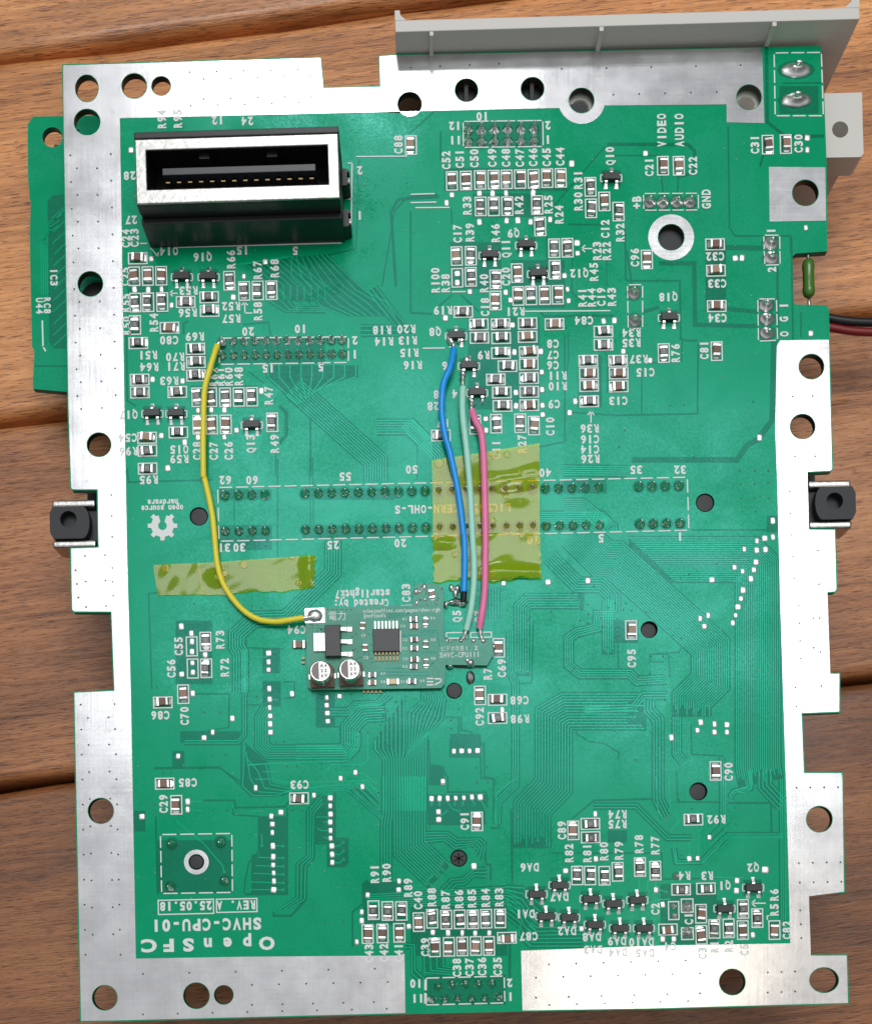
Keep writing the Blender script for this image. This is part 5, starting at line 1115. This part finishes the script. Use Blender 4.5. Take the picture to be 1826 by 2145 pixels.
wire('blue wire, leftmost of the three running over the square tape', [('3', 362, 522, 1.0), ('3', 352, 590, 1.6), ('3', 325, 695, 2.1), ('3', 278, 805, 2.3), ('3', 262, 930, 2.3), ('3', 262, 1070, 2.2), ('3', 288, 1250, 2.1), ('3', 330, 1400, 1.9), ('3', 382, 1640, 1.8), ('3', 415, 1850, 1.8), ('3', 442, 2075, 1.8), ('W', 655, 1170, 1.8), ('W', 665, 1400, 1.8), ('W', 662, 1650, 1.7), ('W', 655, 1880, 1.5)], .60, 'blue',
     [('3', 362, 540, 1.0), ('3', 355, 480, .7), ('3', 335, 450, .5)], [('W', 655, 1860, 1.4), ('W', 652, 1960, 1.1), ('W', 648, 2010, .9)], 'scorch')
wire('pale mint green wire between the blue and the pink one', [('3', 437, 845, 1.3), ('3', 432, 1000, 1.9), ('3', 440, 1130, 2.0), ('3', 460, 1300, 2.0), ('3', 480, 1500, 1.9), ('3', 500, 1750, 1.9), ('3', 516, 2070, 1.9), ('6', 1490, 0, 1.9), ('6', 1486, 200, 1.9), ('6', 1462, 400, 1.7), ('6', 1425, 560, 1.2)], .60, 'mint',
     [('3', 437, 870, 1.3), ('3', 436, 790, .9), ('3', 438, 730, .5)], [('6', 1428, 540, 1.3), ('6', 1412, 600, 1.0), ('6', 1388, 645, .6)])
wire('pink wire, rightmost of the three running over the square tape', [('3', 513, 1040, 1.2), ('3', 545, 1130, 1.9), ('3', 588, 1220, 2.0), ('3', 606, 1350, 2.0), ('3', 613, 1500, 2.0), ('3', 620, 1750, 1.9), ('3', 626, 2070, 1.9), ('6', 1584, 0, 1.9), ('6', 1578, 250, 1.8), ('6', 1552, 450, 1.6), ('6', 1536, 545, 1.2)], .63, 'pink',
     [('3', 518, 1060, 1.2), ('3', 508, 1010, .9), ('3', 512, 960, .5)], [('6', 1538, 525, 1.3), ('6', 1548, 600, .9), ('6', 1562, 650, .6)])

# ------------------------------------------------------------------ grey rear panel
p0 = Vector(W('B', 48, 115, 5.6)); p1 = Vector(W('U', 1183, 195, 5.6))
L = (p1 - p0).length; a_ = math.atan2(p1.y - p0.y, p1.x - p0.x)
rear = empty('rear_panel', (p0.x, p0.y, 0), a_, 'grey plastic console panel standing upright along the board edge', 'panel')
b = MB(); b.box(0, L, 0, 2.1, -26.9, 5.6); bevel(b.obj('plate', 'grey', rear), .15)
for x, w_ in ((74 / S, .7), (422 / S, .8), (776 / S, .8)): bevel(MB().box(x - w_ / 2, x + w_ / 2, -.75, .02, -20, 5.45).obj('rib', 'grey', rear), .08)
b = MB(); b.hexa([(L - 2.6, 2.1, -26.9), (L, 2.1, -26.9), (L, 4.0, -26.9), (L - 1.3, 4.0, -26.9), (L - 1.5, 3.2, -26.9)], [(L - 2.6, 2.1, 5.59), (L, 2.1, 5.59), (L, 4.0, 5.59), (L - 1.3, 4.0, 5.59), (L - 1.5, 3.2, 5.59)]); b.obj('side_return', 'grey', rear)
b = MB(); b.hexa([(0, 2.1, -26.9), (2.0, 2.1, -26.9), (1.0, 3.0, -26.9), (.9, 3.9, -26.9), (0, 3.9, -26.9)], [(0, 2.1, 5.59), (2.0, 2.1, 5.59), (1.0, 3.0, 5.59), (.9, 3.9, 5.59), (0, 3.9, 5.59)]); b.obj('side_return', 'grey', rear)
for x in (.16, .42, .78, .96):
    b = MB(); b.lathe([(1.3, 0), (1.3, .05), (1.15, .05), (1.15, .0)], 24, cap=False); o = b.obj('mould_mark', 'grey', rear, (L * x, -.01, 1.6)); o.rotation_euler = (math.pi / 2, 0, 0)

# grey bracket with a round hole at the right
bz = -4.0
br = empty('jack_bracket', P(1766, 262, bz), 0, 'light grey plastic block with one round hole below the panel corner', 'bracket')
BR = Vector(br.location)
o = plate('block', [T('U', x, y) for x, y in ((600, 970), (1205, 955), (1212, 1300), (1222, 1590), (1190, 1622), (600, 1632))], [circ(*T('U', 980, 1338), 17)], bz - 6, bz, ['grey']); o.parent = br; o.location -= BR
bevel(o, .2)
MB().box(-9, 2, -4, 4, TZ - bz, -6.02).obj('foot', 'grey', br)

# controller port board at the left
dz = -11.0
dp = empty('port_board', P(120, 530, dz), 0, 'narrow green circuit board jutting out under the left border', 'circuit board'); DP = Vector(dp.location)
o = plate('laminate', TL('L', [(100, 78), (600, 70), (640, 1950), (330, 1945), (98, 1925), (96, 1865), (106, 1670), (90, 1640), (76, 1000), (75, 860), (82, 655), (74, 640), (62, 480), (60, 130)]), [circ(*T('L', 228, 218), 21), circ(*T('L', 400, 175), 3)], dz - 1.6, dz, ['pour', 'rim']); o.parent = dp; o.location -= DP
dm = MB(); dk = MB(); dc = MB()
def dpt(x, y, h): v = Vector(W('L', x, y, dz)) - DP; return (v.x, v.y, h)
def dline(pts, w, mb, h):
    q = [Vector(dpt(x, y, h)) for x, y in pts]
    for a, b in zip(q, q[1:]):
        d = (b - a).normalized(); nn = Vector((-d.y, d.x, 0)) * w / 2; e_ = d * w * .3
        mb.quad(*[tuple(v) for v in (a - nn - e_, b - nn + e_, b + nn + e_, a + nn - e_)])
dc.add([dpt(x, y, .012) for x, y in ((195, 650), (230, 610), (600, 600), (600, 1660), (230, 1650), (205, 1600), (200, 900), (195, 740))], [tuple(range(8))])
for k in range(12):
    y = 700 + 78 * k; dline([(600, y + 20), (330, y + 20 - 30), (240 - 5 * (k % 3), y + 60 + 20)], .16, dm, .03)
for k in range(4): dline([(300 - 10 * k, 700 + 40 * k), (205 - 14 * k, 790 + 30 * k), (205 - 14 * k, 860 + 20 * k), (150 + 14 * k, 930 + 10 * k), (155 + 14 * k, 1280)], .14, dm, .03)
dline([(160, 1465), (165, 1640), (182, 1668)], .3, dk, .05)
dline([(110, 1770), (330, 1770)], .25, dc, .012)
def dtext(body, x, y, rot, h):
    n0 = len(dk.v); text(body, T('L', x, y), rot, h, .85, dk, .05, 1, dz)
    dk.v[n0:] = [(v[0] - DP.x, v[1] - DP.y, v[2]) for v in dk.v[n0:]]
dtext('IC3', 240, 1168, -90, 15); dtext('RC8', 195, 1360, -90, 14); dtext('U44', 142, 1362, -90, 14)
for nm, mb_, m_ in (('mask_clearances', dc, 'bare'), ('copper_traces', dm, 'trace'), ('legend_print', dk, 'silk')):
    o = link(nm, mb_.mesh(nm, m_), None, dp); o['kind'] = 'stuff'
MB().box(-1, 10, -18, 22, TZ - dz, -1.62).obj('port_housing', 'blackmat', dp)

# mounting clips in the two side notches
def clip(px0, px1, py0, py1, bx0, bx1, hx, hy, label, flip):
    z = -.6; c = Vector(P((px0 + px1) / 2, (py0 + py1) / 2, z)); e = empty('mounting_clip', (c.x, c.y, 0), TH, label, 'clip', 'clips in the side notches')
    wd_ = (px1 - px0) / S / 2; hh = (py1 - py0) / S / 2
    for s in (-1, 1):
        t = 1.45; b = MB(); y0 = hh - t if s > 0 else -hh
        b.box(-wd_, wd_, y0, y0 + t, z - 6, z); bevel(b.obj('metal_arm', 'steel', e), .45, 3)
    b = MB(); b.box(-wd_ + .5, wd_ - .2, -hh + .2, hh - .2, z - 7, z - 5.2); b.obj('metal_base', 'steel', e)
    x0 = (bx0 - (px0 + px1) / 2) / S; x1 = (bx1 - (px0 + px1) / 2) / S; y1 = hh - 1.5
    q = []                                  # block with one rounded end
    pts = [(x0, -y1), (x1, -y1), (x1, y1), (x0, y1)]
    n = 10; rr = y1
    for i in range(n + 1):
        a = -math.pi / 2 + math.pi * i / n; q.append((x1 - rr * .45 + rr * .45 * math.cos(a), rr * math.sin(a)))
    ch_ = .6
    q += [(x0 + ch_, y1), (x0, y1 - ch_ * 2), (x0, -y1 + ch_ * 2), (x0 + ch_, -y1)]
    if flip: q = [(-(x - (x0 + x1) / 2) + (x0 + x1) / 2, y) for x, y in q]
    hx_ = (hx - (px0 + px1) / 2) / S; hy_ = -(hy - (py0 + py1) / 2) / S
    cu_holes = [(hx_ + 1.55 * math.cos(t), hy_ + 1.55 * math.sin(t)) for t in [k * math.pi / 12 for k in range(24)]]
    inv = lambda p: (p[0] * S + CX, CY - p[1] * S)
    pl = plate('nylon_insert', [inv(p) for p in q], [[inv(p) for p in cu_holes]], -9.0, .1, ['blackmat'], sub_z=0.0); pl.parent = e; bevel(pl, .12)
    MB().box(-wd_ + .3, wd_ - .3, -y1 + .3, y1 - .3, TZ + .02, -9.02).obj('post', 'blackmat', e)
    MB().box(-wd_ + .2, wd_, -y1 + .1, y1 - .1, -9, -2.2).obj('backing', 'blackmat', e)
    return e
clip(109, 201, 1046, 1147, 107, 190, 146, 1090, 'black nylon block in a metal clip by the open source gear mark', False)
clip(1693, 1783, 1005, 1107, 1704, 1789, 1745, 1052, 'black nylon block in a metal clip in the notch opposite the gear mark', True)

# power leads leaving at the right
for m_, pts, r, lab in (('blk', [(1690, 655), (1738, 667), (1790, 674), (1870, 676)], .85, 'black power lead coming out from under the right edge'), ('red', [(1690, 680), (1738, 686), (1790, 694), (1870, 697)], .8, 'dark red power lead beside the black one')):
    w3 = [Vector(P(x, y, -12.5 if m_ == 'blk' else -12.9)) for x, y in pts]; e = MB().tube(catmull([p - w3[0] for p in w3], 8), r, 14).obj('power_lead', m_, None, w3[0], smooth=1); e['label'] = lab; e['category'] = 'cable'

# lumps of hand solder where the three wires meet the transistor legs
for i, (x, y, r, z_) in enumerate(((338, 470, .62, .1), (318, 440, .5, .1), (405, 455, .45, .1), (437, 735, .6, .1), (432, 770, .45, .3), (470, 620, .7, .25), (515, 985, .6, .1), (500, 955, .5, .1), (600, 960, .45, .1))):
    p = Vector(W('3', x, y, z_)) + Vector(BO)
    blob('solder_joint', p, r, board, 'solder', rnd.uniform(.8, 1.2), rnd.uniform(1.0, 1.7), rnd.uniform(.5, .85), 140 + i)
